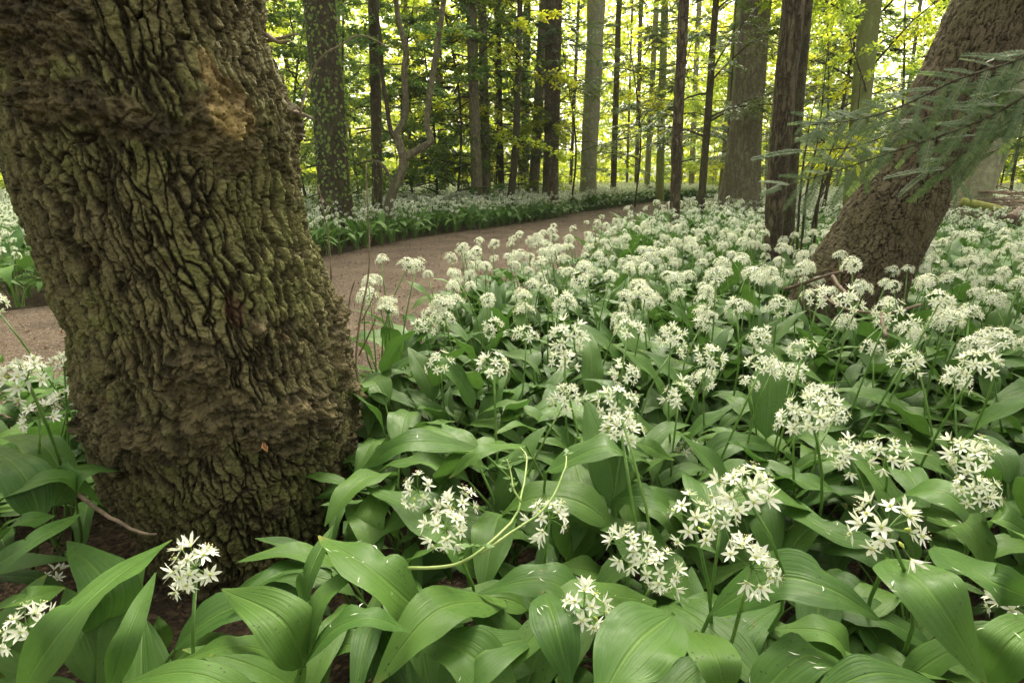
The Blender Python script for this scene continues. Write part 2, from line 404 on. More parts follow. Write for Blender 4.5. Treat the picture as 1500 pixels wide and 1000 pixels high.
def section(px0, px1, py, Y, skin):
    """centre and radius of an upright round trunk seen between two columns of a row"""
    a, b = ray(px0, py), ray(px1, py); fa, fb_ = math.atan2(a.x, a.y), math.atan2(b.x, b.y)
    fc = (fa + fb_) / 2; d = Y / math.cos(fc); c = on_y((px0 + px1) / 2, py, Y)
    return Vector((math.tan(fc) * Y, Y, c.z)), d * math.sin((fb_ - fa) / 2) - skin
# ------------------------------------------------------------ displaced trunks
def trunk_np(axis, radii, zs, nth, nrow, front=None):
    """axis (k,3) control points with radii; returns grid V,(outward),(frames)"""
    k = len(axis); A = np.array([list(a) for a in axis], float)
    C = spline(A, nrow); rr = np.interp(np.linspace(0, k - 1, nrow), np.arange(k), radii)
    T = np.gradient(C, axis=0); T /= np.linalg.norm(T, axis=1)[:, None]
    X = np.array([1., 0, 0]) - T * T[:, :1]; X /= np.linalg.norm(X, axis=1)[:, None]
    Y = np.cross(T, X)
    th = np.linspace(0, 2 * np.pi, nth, endpoint=False)
    if front is not None:  # more columns towards the viewer's side
        th = th + .55 * np.sin(th - front) * -1
    O = np.cos(th)[None, :, None] * X[:, None, :] + np.sin(th)[None, :, None] * Y[:, None, :]
    return C, rr, O, th
def grid_quads(nr, nc):
    i = np.arange(nr - 1)[:, None] * nc; j = np.arange(nc)[None, :]
    return np.stack([i + j, i + (j + 1) % nc, i + nc + (j + 1) % nc, i + nc + j], -1).reshape(-1, 4)

# the big trunk at the left
TY = .89
prof = [  # photo row, left edge, right edge
    (-260, -110, 352), (-120, -75, 368), (0, -40, 384), (80, -22, 398), (160, -8, 420), (230, 2, 428), (300, 20, 440), (370, 48, 456), (430, 80, 478), (490, 98, 500),
    (550, 112, 512), (600, 118, 520), (650, 132, 520), (700, 170, 520), (760, 190, 514), (820, 208, 492), (870, 228, 470), (905, 236, 462), (960, 225, 480)]
ax = []; rd = []
for y, a, b in prof:
    A_, B_ = section(a, b, y, TY, .013); ax.append(A_); rd.append(B_)
ax = ax[::-1]; rd = rd[::-1]
ax[0].z = min(ax[0].z, -.06)
NTH, NR = 620, 860
C, rr, O, th = trunk_np(ax, rd, None, NTH, NR, front=-math.pi / 2)
S0 = C[:, None, :] + rr[:, None, None] * O
Pf = S0.reshape(-1, 3)
tocam = (np.array([0, 0, CH]) - Pf); frontm = (O.reshape(-1, 3) * tocam).sum(1) > 0
q = Pf - np.array([0, 0, CH]); dep = q[:, 1] * cP - q[:, 2] * sP; upc = q[:, 1] * sP + q[:, 2] * cP
PX = 750 + FPX * q[:, 0] / dep; PYY = 500 - FPX * upc / dep
def surf(px, py):
    d = (PX - px) ** 2 + (PYY - py) ** 2 + (~frontm) * 1e9
    return Pf[np.argmin(d)]
def blob(px, py, rx, rz=None):
    c = surf(px, py); rz = rz or rx
    return np.exp(-(((Pf[:, 0] - c[0]) / rx) ** 2 + ((Pf[:, 1] - c[1]) / rx) ** 2 + ((Pf[:, 2] - c[2]) / rz) ** 2))
W3 = np.stack([fbm(Pf * 7, 3, 31), fbm(Pf * 7, 3, 37), fbm(Pf * 7, 3, 41)], 1) - .5
Q = Pf + W3 * .034
Q2 = Q.copy(); Q2[:, 0] += .22 * (Q[:, 2] - .5)    # furrows run down to the right
wf = np.stack([fbm(Pf * 34, 3, 32), fbm(Pf * 34, 3, 38), fbm(Pf * 20, 3, 42)], 1) - .5
Q2 = Q2 + wf * np.array([.013, .013, .04])
F1, F2, ID = worley(Q2 / np.array([.0145, .0145, .10]), 5, .9)
g1, g2, gid = worley((Q2 * np.array([1, 1, 1]) + wf * .02 + .31) / np.array([.022, .022, .026]), 8)
nA = fbm(Q2 / np.array([.017, .017, .16]) + 3.3, 3, 63); nB = np.abs(nA - .5) * 2
furrow = np.minimum(sstep(.0, .10, F2 - F1), sstep(.0, .10, nB))          # long connected furrows
crk = sstep(.0, .055, g2 - g1)                                           # short cross cracks
plate = furrow * (.62 + .38 * crk)
cross = crk
fine = fbm(Pf * 150, 4, 51); med = fbm(Pf * 45, 4, 57); big = fbm(Pf * 6, 3, 61); _, _, fx = worley(Q2 / np.array([.0075, .0075, .022]), 53); _, _, fy = worley(Q2 / np.array([.0038, .0038, .009]), 54)
h = furrow * (.0045 + .0055 * ID) + furrow * .0025 + crk * furrow * (.0015 + .004 * gid) + (fine - .5) * .005 + (fx - .5) * .0042 + (fy - .5) * .0022 + (med - .5) * .005 + (big - .5) * .03
burls = [(50, 50, .04, .036, .022), (85, 20, .03, .03, .016), (110, 60, .022, .02, .012), (70, 150, .034, .026, .022), (125, 150, .028, .024, .018), (180, 175, .03, .022, .015), (235, 195, .026, .02, .012), (325, 195, .042, .046, .024), (436, 175, .028, .034, .030),
         (285, 545, .032, .035, .024), (375, 480, .012, .012, .012), (140, 615, .035, .03, .022), (215, 632, .032, .026, .018), (165, 590, .02, .02, .012), (300, 612, .03, .026, .016), (345, 590, .022, .02, .014), (385, 622, .032, .03, .024), (430, 600, .024, .03, .018), (470, 605, .03, .032, .022), (510, 580, .03, .04, .02), (250, 660, .02, .016, .010), (420, 650, .022, .018, .012),
         (505, 450, .03, .035, .018), (490, 520, .03, .05, .018), (400, 745, .018, .016, .008), (300, 640, .04, .03, .01), (520, 640, .03, .04, .014), (330, 860, .06, .03, .01)]
bm = np.zeros(len(Pf)); bd = np.zeros(len(Pf))
for px, py, rx, rz, am in burls:
    g = blob(px, py, rx, rz); bd += g * am * (.6 if py < 240 and px < 300 else (.7 if py > 500 else .9)); bm = np.maximum(bm, np.clip(g * 1.7, 0, 1) * min(1, am / .016))
bm = sstep(.25, .6, bm + (med - .5) * 1.0)
k1, k2, kid = worley((Pf + W3 * .03) / .0125, 25); j1, _, jid = worley((Pf + wf * .01) / .0062, 27)
crumb = (1 - k1) * .006 + kid * .011 + jid * .006 + (1 - j1) * .002 + (fbm(Pf * 110, 4, 71) - .5) * .012 + (1 - 2 * np.abs(fbm(Pf * 42, 3, 73) - .5)) * .018 - .020
h = h * (1 - bm * .85) + bm * crumb + bd
wood = np.maximum(blob(330, 165, .034, .042), blob(300, 110, .014, .035)); wood = sstep(.35, .6, wood + (med - .5) * .7)
wood = np.maximum(wood, .0)
fib = fbm(Pf / np.array([.004, .004, .03]), 3, 81)
h = h + wood * (fib - .5) * .012
red = np.zeros(len(Pf))
for px, py, rx, rz, dp in [(341, 452, .013, .026, .007), (200, 520, .007, .01, .006), (415, 495, .01, .008, .004), (157, 305, .006, .008, .012), (115, 308, .008, .006, .006), (247, 389, .007, .008, .009), (393, 408, .005, .006, .012), (374, 427, .004, .005, .012),
                           (138, 385, .01, .01, .006), (150, 450, .009, .008, .004), (60, 235, .008, .01, .005), (395, 308, .008, .01, .005)]:
    g = np.clip(blob(px, py, rx, rz) * 1.5, 0, 1); red = np.maximum(red, sstep(.35, .8, g + (fine - .5) * .9) * (.8 if dp > .0065 and rz > .02 else .35)); h = h - g * dp
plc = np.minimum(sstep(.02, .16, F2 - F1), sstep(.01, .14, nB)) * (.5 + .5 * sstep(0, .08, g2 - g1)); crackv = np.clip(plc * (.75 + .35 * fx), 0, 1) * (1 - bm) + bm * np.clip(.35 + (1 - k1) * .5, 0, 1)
V = Pf + O.reshape(-1, 3) * h[:, None]
tree1 = thing('broad_tree', 'massive burred trunk with furrowed brown bark filling the left foreground', 'tree', (float(ax[0].x), TY, 0))
T1L = np.array([float(ax[0].x), TY, 0])
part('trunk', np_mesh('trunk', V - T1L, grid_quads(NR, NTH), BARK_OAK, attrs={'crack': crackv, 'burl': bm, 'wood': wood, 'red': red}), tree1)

def twig_mb(mb, pts, r0, r1, n=6, k=None, m=0, jit=.0):
    P_ = spline(pts, k or max(6, len(pts) * 4))
    if jit: P_ = P_ + (np.random.rand(*P_.shape) - .5) * jit
    V_, Q_, T_ = tube(P_, np.linspace(r0, r1, len(P_)), n); mb.add(V_, Q_, T_, m)
# small broken side shoots on the burl at the trunk's right edge
for pts, r in (([(425, 60, 1.0), (408, 62, 1.0), (392, 52, 1.02)][::-1], .0045), ([(392, 60, 1.03), (412, 56, 1.0), (434, 50, .98)], .0035), ([(432, 165, 1.02), (444, 168, .98), (458, 174, .96)], .0045)):
    mb = MB(); twig_mb(mb, [on_y(a, b, c * .86) for a, b, c in pts], r * .8, r * .4)
    m_ = mb.mesh('dead_shoot', TWIG); m_.transform(Matrix.Translation(-Vector(T1L))); part('dead_shoot', m_, tree1)
mb = MB(); twig_mb(mb, [on_y(a, b, c * .86) for a, b, c in ((440, 165, .98), (452, 120, 1.0), (470, 85, 1.0), (500, 66, 1.0), (530, 52, 1.0), (570, 70, 1.03))], .0018, .0008)
m_ = mb.mesh('bare_twig', TWIG); m_.transform(Matrix.Translation(-Vector(T1L))); part('bare_twig', m_, tree1)

# leaning trunk at the right
LY = 1.95
pr = [(-330, 1560, 1700), (-200, 1492, 1645), (0, 1390, 1545), (108, 1343, 1496), (200, 1302, 1450), (266, 1268, 1412), (315, 1232, 1388), (360, 1205, 1362), (398, 1178, 1344), (440, 1150, 1335), (490, 1128, 1338), (530, 1110, 1345)]
ax = []; rd = []
for y, a, b in pr:
    A_, B_ = section(a, b, y, LY, .007); ax.append(A_); rd.append(B_ * .95)
ax = ax[::-1]; rd = rd[::-1]
C, rr, O, th = trunk_np(ax, rd, None, 300, 460, front=-math.pi / 2)
Pl = (C[:, None, :] + rr[:, None, None] * O).reshape(-1, 3); On = O.reshape(-1, 3)
# coordinates along the leaning axis
axd = C[-1] - C[0]; axd /= np.linalg.norm(axd); al = Pl @ axd
Wl = np.stack([fbm(Pl * 8, 3, 131), fbm(Pl * 8, 3, 137), fbm(Pl * 8, 3, 141)], 1) - .5
perp = Pl - al[:, None] * axd[None, :]
Ql = np.concatenate([(perp[:, :1]), perp[:, 1:2], al[:, None] + perp[:, 2:3] * .3], 1) + Wl * .03
Ql = Ql + (np.stack([fbm(Pl * 40, 3, 132), fbm(Pl * 40, 3, 138), fbm(Pl * 40, 3, 142)], 1) - .5) * .02
F1, F2, ID = worley(Ql / np.array([.0135, .0135, .055]), 105)
pl = sstep(.0, .09, F2 - F1); fi = fbm(Pl * 90, 4, 151)
hl = pl * (.0045 + .006 * ID) + (worley(Ql / np.array([.006, .006, .011]), 157)[2] - .5) * .003 + (fi - .5) * .005 + (fbm(Pl * 22, 3, 161) - .5) * .008 + (fbm(Pl * 4, 3, 163) - .5) * .03
redl = sstep(.62, .75, fbm(Pl * 7, 4, 171)) * .35
LB = np.array([C[0][0], LY, 0]); z0 = np.zeros(len(Pl))
tree2 = thing('leaning_tree', 'thick trunk with scaly brown bark leaning to the right above the white flowers', 'tree', LB)
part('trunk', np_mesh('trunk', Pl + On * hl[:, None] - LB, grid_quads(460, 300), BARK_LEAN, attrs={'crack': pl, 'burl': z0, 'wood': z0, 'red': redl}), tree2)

# ------------------------------------------------------------ foliage sprays
def leaf_quads(Cn, D, Nn, L, Wd):
    """rhombic leaves: one folded quad each"""
    D = D / (np.linalg.norm(D, axis=1)[:, None] + 1e-9); S_ = np.cross(D, Nn); S_ /= np.linalg.norm(S_, axis=1)[:, None] + 1e-9
    U = np.cross(S_, D); L = L[:, None]; Wd = Wd[:, None]
    a = Cn; b = Cn + D * L * .45 + S_ * Wd + U * Wd * .25; c = Cn + D * L; d = Cn + D * L * .45 - S_ * Wd + U * Wd * .25
    V = np.stack([a, b, c, d], 1).reshape(-1, 3); i = np.arange(len(Cn))[:, None] * 4
    return V, np.concatenate([i, i + 1, i + 2, i + 3], 1)
def crown(seed, zlo, zhi, Rr, nb, per, L, Wd, droop=.15, rise=.2, comb=False, flat=.35, thick=.012, gaps=.0, lean=0):
    """branches around a trunk at the local z axis: returns leaves (V,Q) and branch MB"""
    rng = np.random.RandomState(seed); mb = MB(); Cs = []; Ds = []; Ns = []
    for b in range(nb):
        z = zlo + (zhi - zlo) * ((b + rng.rand()) / nb); az = rng.rand() * 2 * np.pi
        if rng.rand() < gaps: continue
        t_ = (z - zlo) / (zhi - zlo); ln = Rr * (1 - .45 * t_) * rng.uniform(.6, 1.1)
        d = np.array([np.cos(az), np.sin(az), 0])
        s = np.linspace(0, 1, 7)[:, None]
        bp = np.array([0, 0, z]) + d * s * ln + np.array([0, 0, 1.]) * (rise * rng.uniform(-.2, 2.6) * s * ln - droop * rng.uniform(.3, 1.8) * ln * s * s * 1.6) + (rng.rand(7, 3) - .5) * .08 * s
        V_, Q_, T_ = tube(bp, np.linspace(thick, thick * .2, 7), 4); mb.add(V_, Q_, T_)
        sd = np.cross(d, [0, 0, 1])
        nt_ = max(6, int(ln * (16 if comb else 11)))
        for i in range(nt_):
            u = rng.uniform(.12, 1.0); x = u * 6; j = min(5, int(x)); p0 = bp[j] + (bp[j + 1] - bp[j]) * (x - j)
            sg = 1 if i % 2 else -1
            tl = (1.1 - u * .75) * ln * rng.uniform(.25, .5)
            td = d * rng.uniform(.35, .9) + sd * sg * rng.uniform(.5, 1) + np.array([0, 0, rng.uniform(-.3, .25)]); td /= np.linalg.norm(td)
            n_ = per
            uu = rng.rand(n_) ** .8
            c_ = p0 + td * uu[:, None] * tl + np.array([0, 0, -.18 * tl]) * (uu ** 2)[:, None]
            mb_p = np.stack([p0, p0 + td * tl * .5 + [0, 0, -.045 * tl], p0 + td * tl + [0, 0, -.18 * tl]])
            if i % 2 == 0:
                V_, Q_, T_ = tube(mb_p, [thick * .3, thick * .22, thick * .1], 3, False); mb.add(V_, Q_, T_)
            sdir = np.cross(td, [0, 0, 1]); side_ = np.where(rng.rand(n_) < .5, 1, -1)[:, None]
            c_ = c_ + (rng.rand(n_, 3) - .5) * np.array([.06, .06, .05]) * (0.5 if comb else 1.2)
            d_ = td * .6 + sdir * side_ * .8 + (rng.rand(n_, 3) - .5) * (.5 if comb else 1.0) + np.array([0, 0, -.2])
            nn_ = np.array([0, 0, 1.]) + (rng.rand(n_, 3) - .5) * (flat * 3)
            Cs.append(c_); Ds.append(d_); Ns.append(nn_)
    Cs = np.concatenate(Cs); Ds = np.concatenate(Ds); Ns = np.concatenate(Ns); k = len(Cs)
    sz = rng.uniform(.7, 1.25, k)
    V, Q_ = leaf_quads(Cs, Ds, Ns, L * sz, Wd * sz)
    return V, Q_, mb
CR = {}
def make_crown(key, mat_, bmat, **kw):
    V, Q_, mb = crown(**kw)
    CR[key] = (np_mesh('foliage_' + key, V, Q_, mat_, smooth=False), mb.mesh('branches_' + key, bmat))
for i in range(3):
    make_crown('yew%d' % i, YEWG, BARK_DARK, seed=10 + i, zlo=.9, zhi=5.5, Rr=1.25, nb=30, per=44, L=.05, Wd=.008, comb=True, droop=.2, rise=.28, flat=.25)
    make_crown('beech%d' % i, LIME, BARK_DARK, seed=20 + i, zlo=.9, zhi=8.5, Rr=2.1, nb=38, per=26, L=.075, Wd=.024, droop=.12, rise=.25)
    make_crown('mid%d' % i, MIDG, BARK_DARK, seed=30 + i, zlo=.5, zhi=6.5, Rr=1.7, nb=34, per=28, L=.07, Wd=.022, droop=.15, rise=.25)
    make_crown('holly%d' % i, DARKG, BARK_DARK, seed=40 + i, zlo=.3, zhi=3.4, Rr=.95, nb=34, per=30, L=.055, Wd=.015, droop=.2, rise=.3, flat=.6)

# ------------------------------------------------------------ trees of the wood
def bg_trunk(axis, radii, bark, nth=26, nrow=70, lump=.06, flare=.5, seed=0, cell=None, name='trunk'):
    C, rr, O, th = trunk_np(axis, radii, None, nth, nrow)
    zz = C[:, 2] - C[0, 2]
    rr = rr * (1 + flare * np.exp(-np.maximum(zz, 0) / (rr[0] * 2.2 + .02)) * (1 + .25 * 0))
    Pt = (C[:, None, :] + rr[:, None, None] * O).reshape(-1, 3); r_ = np.repeat(rr, nth)
    sc = 1 / max(.03, float(rr.mean()))
    h_ = (fbm(Pt * np.array([sc, sc, sc * .35]) + seed * 7.1, 3, seed) - .5) * r_ * lump * 4
    if flare > .3: # root buttresses
        h_ += np.tile(np.cos(th * 5 + seed), nrow) * .16 * np.repeat(rr * np.exp(-np.maximum(zz, 0) / (rr[0] * 1.5 + .02)), nth)
    V = Pt + O.reshape(-1, 3) * h_[:, None]
    base = np.array([C[0][0], C[0][1], 0])
    return base, np_mesh(name, V - base, grid_quads(nrow, nth), bark)
def wood_tree(name, label, x0, y0, w0, x1, w1, Y, bark, height=11, crown_=(), group=None, flare=.45, nth=26, mids=(), cat='tree', lump=.06):
    b = on_y(x0, y0, Y); t_ = on_y(x1, 0, Y)
    dz = t_.z - b.z; sx = (t_.x - b.x) / dz
    dep = b.y * cP + (CH - b.z) * sP
    r0 = w0 / FPX * dep / 2; dept = t_.y * cP + (CH - t_.z) * sP; r1 = w1 / FPX * dept / 2
    pts = [Vector((b.x - sx * (b.z + .08), Y, -.08)), Vector((b.x, Y, b.z))]; rads = [r0 * 1.05, r0]
    for mx, my in mids:
        m_ = on_y(mx, my, Y); pts.append(m_); rads.append(r0 + (r1 - r0) * (m_.z - b.z) / dz)
    pts.append(t_); rads.append(r1)
    if height > t_.z + .5:
        pts.append(Vector((t_.x + sx * (height - t_.z) * .8, Y, height))); rads.append(r1 * .55)
    base, me = bg_trunk(pts, rads, bark, nth=nth, nrow=60, flare=flare, seed=int(x0) % 97, lump=lump)
    e = thing(name, label, cat, base, group)
    part('trunk', me, e)
    for key, rot, s, dx in crown_:
        # the crown follows the trunk's lean
        sh = Matrix(((1, 0, sx * .9, 0), (0, 1, 0, 0), (0, 0, 1, 0), (0, 0, 0, 1)))
        M = sh @ Matrix.Rotation(rot, 4, 'Z') @ Matrix.Diagonal((s, s, dx, 1))
        f = part('crown', CR[key][0], e); f.matrix_local = M
        g = part('branches', CR[key][1], e); g.matrix_local = M
    return e
wt = wood_tree
wt('ivy_clad_tree', 'dark trunk wrapped in ivy just right of the big burred trunk', 492, 306, 44, 468, 46, 5.6, BARK_DARK, 9, ())
wt('slim_tree', 'dark slim straight trunk left of the forked tree', 553, 308, 15, 547, 16, 6.4, BARK_DARK, 9, (), flare=.3)
wt('straight_tree', 'straight grey trunk with leafy shoots standing at the back edge of the path bank', 699, 292, 17, 690, 15, 8.8, BARK_GREY, 11, [('beech1', 1, .8, 1)])
wt('straight_tree', 'plain grey trunk close to the right of the leafy shoot trunk', 713, 291, 13, 706, 13, 9.4, BARK_GREY, 11, ())
wt('young_yew', 'thin dark yew stem leaning slightly right with drooping sprays beside the path bank', 748, 295, 11, 762, 8, 9.2, BARK_DARK, 8, [('yew0', .4, .9, 1)], mids=((756, 200),), flare=.3)
wt('straight_tree', 'pale grey brown trunk partly hidden just left of the stout brown trunk', 781, 290, 15, 797, 14, 10.6, BARK_GREY, 12, ())
wt('straight_tree', 'stout brown trunk right behind the bend of the path bank', 806, 291, 22, 812, 24, 9.9, BARK_BROWN, 12, [('yew1', 2, .75, 1)])
wt('fluted_tree', 'pale green fluted trunk with ribbed sides behind the path', 861, 287, 21, 874, 27, 12, BARK_PALE, 13, (), lump=.1)
wt('straight_tree', 'slim brown trunk right of the pale fluted trunk', 898, 287, 9, 907, 8, 14, BARK_BROWN, 12, [('yew2', 2, 1, 1.2)], flare=.3)
wt('straight_tree', 'thin pale trunk standing where the path disappears', 947, 286, 8, 962, 8, 16.5, BARK_PALE, 12, (), flare=.3)
wt('slender_tree', 'slender reddish brown trunk rising from the white flowers right of the path end', 988, 322, 15, 1002, 15, 4.3, BARK_BROWN, 7.5, (), flare=.12, mids=((994, 160),))
wt('young_yew', 'thin dark stem with bare side branches left of the large grey trunk', 1027, 297, 11, 1049, 9, 6.3, BARK_DARK, 7, [('yew0', 2.5, .8, 1)], flare=.25, mids=((1040, 130),))
wt('large_tree', 'large grey trunk with flared foot standing in the flower field', 1084, 304, 54, 1108, 42, 6.6, BARK_GREY, 13, (), flare=.35, nth=48)
wt('twin_tree', 'brown left one of two trunks grown close together', 1132, 352, 25, 1163, 32, 2.75, BARK_BROWN, 7, (), flare=.1, nth=36)
wt('twin_tree', 'darker right one of two trunks grown close together', 1152, 352, 19, 1178, 24, 2.9, BARK_DARK, 7, (), flare=.1, nth=36)
wt('smooth_tree', 'smooth green beech trunk seen left of the leaning trunk', 1249, 290, 24, 1277, 28, 5.6, BARK_GREEN, 11, [('beech2', 1, .55, 1)], flare=.2)
wt('pale_tree', 'pale smooth trunk leaning right behind the leaning tree', 1425, 292, 40, 1545, 30, 5.2, BARK_PALE, 9, (), flare=.3)
wt('ivy_tree', 'grey trunk with dark holly leaves left of the stout brown trunk', 735, 290, 9, 728, 9, 10.5, BARK_DARK, 11, [('mid1', 1, 1, 1.2)])

# the forked tree beside the path
FY = 6.0
def fp(x, y, dy=0): return on_y(x, y, FY + dy)
fb = fp(568, 318); fb.z = 0
e = thing('forked_tree', 'crooked tree forking into two winding limbs beside the path', 'tree', fb)
def limb(nm, pts, r0, r1, bark=BARK_GREY, parent=None, base=None, nrow=50):
    C_ = [Vector(p) for p in pts]
    _, me = bg_trunk(C_, list(np.linspace(r0, r1, len(C_))), bark, nth=18, nrow=nrow, flare=.0, seed=5, lump=.05)
    b0 = Vector((C_[0].x, C_[0].y, 0)); me.transform(Matrix.Translation(b0 - base)); part(nm, me, parent)
s_ = FY / FPX
limb('trunk', [Vector((fb.x - .03, FY, -.05)), fp(569, 308), fp(574, 285), fp(586, 258), fp(591, 236), fp(586, 214), fp(580, 196)], 7.5 * s_, 5.4 * s_, parent=e, base=fb)
limb('limb', [fp(588, 240), fp(598, 228), fp(614, 219), fp(630, 208), fp(629, 196), fp(625, 178), fp(634, 110), fp(642, 60), fp(650, 0), fp(664, -120)], 5.6 * s_, 3.2 * s_, parent=e, base=fb)
limb('limb', [fp(578, 200), fp(583, 192), fp(591, 178), fp(594, 150), fp(592, 105), fp(595, 75), fp(586, 40), fp(580, 0), fp(572, -120)], 5 * s_, 3.2 * s_, parent=e, base=fb)
limb('limb', [fp(574, 268), fp(566, 250), fp(556, 238), fp(540, 236), fp(520, 241)], 2.6 * s_, 1.2 * s_, parent=e, base=fb, nrow=24)
limb('limb', [fp(580, 204), fp(572, 190), fp(566, 150), fp(560, 110), fp(558, 60), fp(548, 0), fp(545, -80)], 3.4 * s_, 2 * s_, BARK_DARK, parent=e, base=fb, nrow=30)
f = part('crown', CR['holly1'][0], e); f.matrix_local = Matrix.Translation((.15, .1, 1.3)) @ Matrix.Diagonal((.9, .7, .75, 1))

# far trunks and leafy understorey
rng = random.Random(4)
FARX = [512, 603, 622, 652, 728, 768, 835, 918, 932, 966, 1012, 1060, 1122, 1198, 1225, 1312, 1470, 430, 30, 1560, -180, -90, 90, 150, 210, 270, 340, 385, 1640]
for i, x in enumerate(FARX):
    Y = rng.uniform(12, 26); ww = rng.uniform(.10, .26) * FPX / Y
    wt('distant_tree', 'distant narrow trunk among the bright leaves at the back of the wood', x, 284, ww, 750 + (x - 750) * 1.07 + rng.uniform(-8, 8), ww * .9, Y, rng.choice([BARK_GREY, BARK_PALE, BARK_BROWN, BARK_GREEN, BARK_DARK]), 18,
       [(rng.choice(['beech0', 'beech1', 'beech2', 'mid2']), rng.uniform(0, 6), 1.0, 1.0)] if i % 2 else [],
       'distant trunks at the back of the wood', .3, nth=12)
def bush(name, label, x, Y, key, s=1.0, sz=1.0, group=None, stem=.02, bark=BARK_DARK, cat='shrub', rot=0):
    p = on_y(x, 300, Y); base = Vector((p.x, Y, 0))
    e = thing(name, label, cat, base, group)
    k = random.Random(int(x * 7 + Y))
    _, me = bg_trunk([Vector((0, 0, -.05)), Vector((k.uniform(-.18, .18), 0, 1.5 * sz)), Vector((k.uniform(-.5, .5), 0, 3.6 * sz))], [stem, stem * .8, stem * .3], bark, nth=8, nrow=16, flare=.2, seed=3)
    part('stem', me, e)
    M = Matrix.Rotation(rot or k.uniform(0, 6), 4, 'Z') @ Matrix.Diagonal((s, s, sz, 1))
    part('foliage', CR[key][0], e, M=M); part('branches', CR[key][1], e, M=M)
G1 = 'holly and yew bushes under the trees'
for i, (x, Y, key, s, sz) in enumerate([(505, 6.8, 'holly0', .8, .9), (455, 7.2, 'holly1', 1, .9), (640, 9.0, 'holly2', 1.05, .8), (668, 8.8, 'holly0', 1.1, 1.2), (530, 8.5, 'holly1', 1.1, 1.1), (610, 9.5, 'holly2', 1.1, 1.2), (725, 10.5, 'holly0', 1.2, 1.3),
                          (835, 10.5, 'yew1', .9, .8), (770, 11.5, 'yew2', 1, .9), (930, 12.5, 'yew0', 1.1, 1), (990, 12, 'yew1', 1, 1), (1062, 9, 'yew2', .9, .9), (1130, 7.5, 'yew0', .8, .8), (1205, 6.2, 'yew1', .75, .75), (1310, 7.5, 'yew2', .9, .9), (1180, 9, 'yew2', 1, 1), (1480, 8, 'yew0', 1, 1), (1380, 9.5, 'yew1', 1, 1)]):
    hol = key.startswith('holly')
    bush('holly_bush' if hol else 'yew_bush', 'dark evergreen holly bush behind the path bank on the left' if hol else 'young dark yew with feathery sprays in the middle of the wood', x, Y, key, s, sz, 'dark hollies behind the path bank' if hol else 'feathery young yews in the wood')
for i in range(24):
    x = rng.uniform(300, 1620); Y = rng.uniform(11, 23)
    bush('beech_sapling', 'leafy bright green sapling glowing in the back of the wood', x, Y, rng.choice(['beech0', 'beech1', 'beech2', 'mid0', 'mid1', 'mid2']), rng.uniform(.7, 1.1), rng.uniform(.8, 1.1), 'bright leafy saplings in the back', .018, cat='sapling')
for i, x in enumerate((20, -120, -260, 90, 200, 300, 380, 150, -40)):
    bush('beech_sapling', 'leafy bright green sapling glowing in the back of the wood', x, 8 + i * 1.3, 'mid%d' % (i % 3), 1, 1, 'bright leafy saplings in the back', .03, cat='sapling')

# ivy on the dark trunk
rs = np.random.RandomState(3)
iv = [o for o in COL.objects if o.name == 'ivy_clad_tree'][0]
n_ = 3600; zz = rs.rand(n_) ** 1.1 * 3.6; an = rs.rand(n_) * 6.28; ro = .13 + rs.rand(n_) ** 2 * .22 * (1 + (zz < 1.2) * .5)
lean_ = (on_y(468, 0, 5.6).x - on_y(492, 306, 5.6).x) / (on_y(468, 0, 5.6).z - on_y(492, 306, 5.6).z)
Ci = np.stack([np.cos(an) * ro + lean_ * zz, np.sin(an) * ro, zz], 1); Di = np.stack([np.cos(an) * .4, np.sin(an) * .4, -np.ones(n_)], 1) + (rs.rand(n_, 3) - .5); Ni = np.stack([np.cos(an), np.sin(an), .4 * np.ones(n_)], 1) + (rs.rand(n_, 3) - .5) * .9
V, Q_ = leaf_quads(Ci, Di, Ni, rs.uniform(.025, .05, n_), rs.uniform(.009, .018, n_))
part('ivy', np_mesh('ivy', V, Q_, DARKG, smooth=False), iv, kind='stuff')

# far-off wood: closes the view, one mass of leaves
rs = np.random.RandomState(8)
n_ = 280000
az = rs.uniform(-1.15, 1.15, n_); rad_ = rs.uniform(27, 46, n_)
zf = rs.rand(n_) ** 1.25 * 19
cl = vnoise(np.stack([az * 9, rad_ * .25, zf * .35], 1), 3)
keep = cl > .27 + .1 * (zf > 12); az, rad_, zf = az[keep], rad_[keep], zf[keep]; n_ = len(az)
Cf = np.stack([np.sin(az) * rad_, np.cos(az) * rad_, zf], 1)
V, Q_ = leaf_quads(Cf, rs.rand(n_, 3) - .5 + [0, 0, -.2], rs.rand(n_, 3) - .5 + [0, 0, .6], rs.uniform(.14, .3, n_), rs.uniform(.06, .12, n_))
fo = thing('far_woodland', 'mass of bright yellow green leaves closing the back of the wood', 'woodland', me=np_mesh('far_woodland', V, Q_, LIME, smooth=False), kind='stuff')

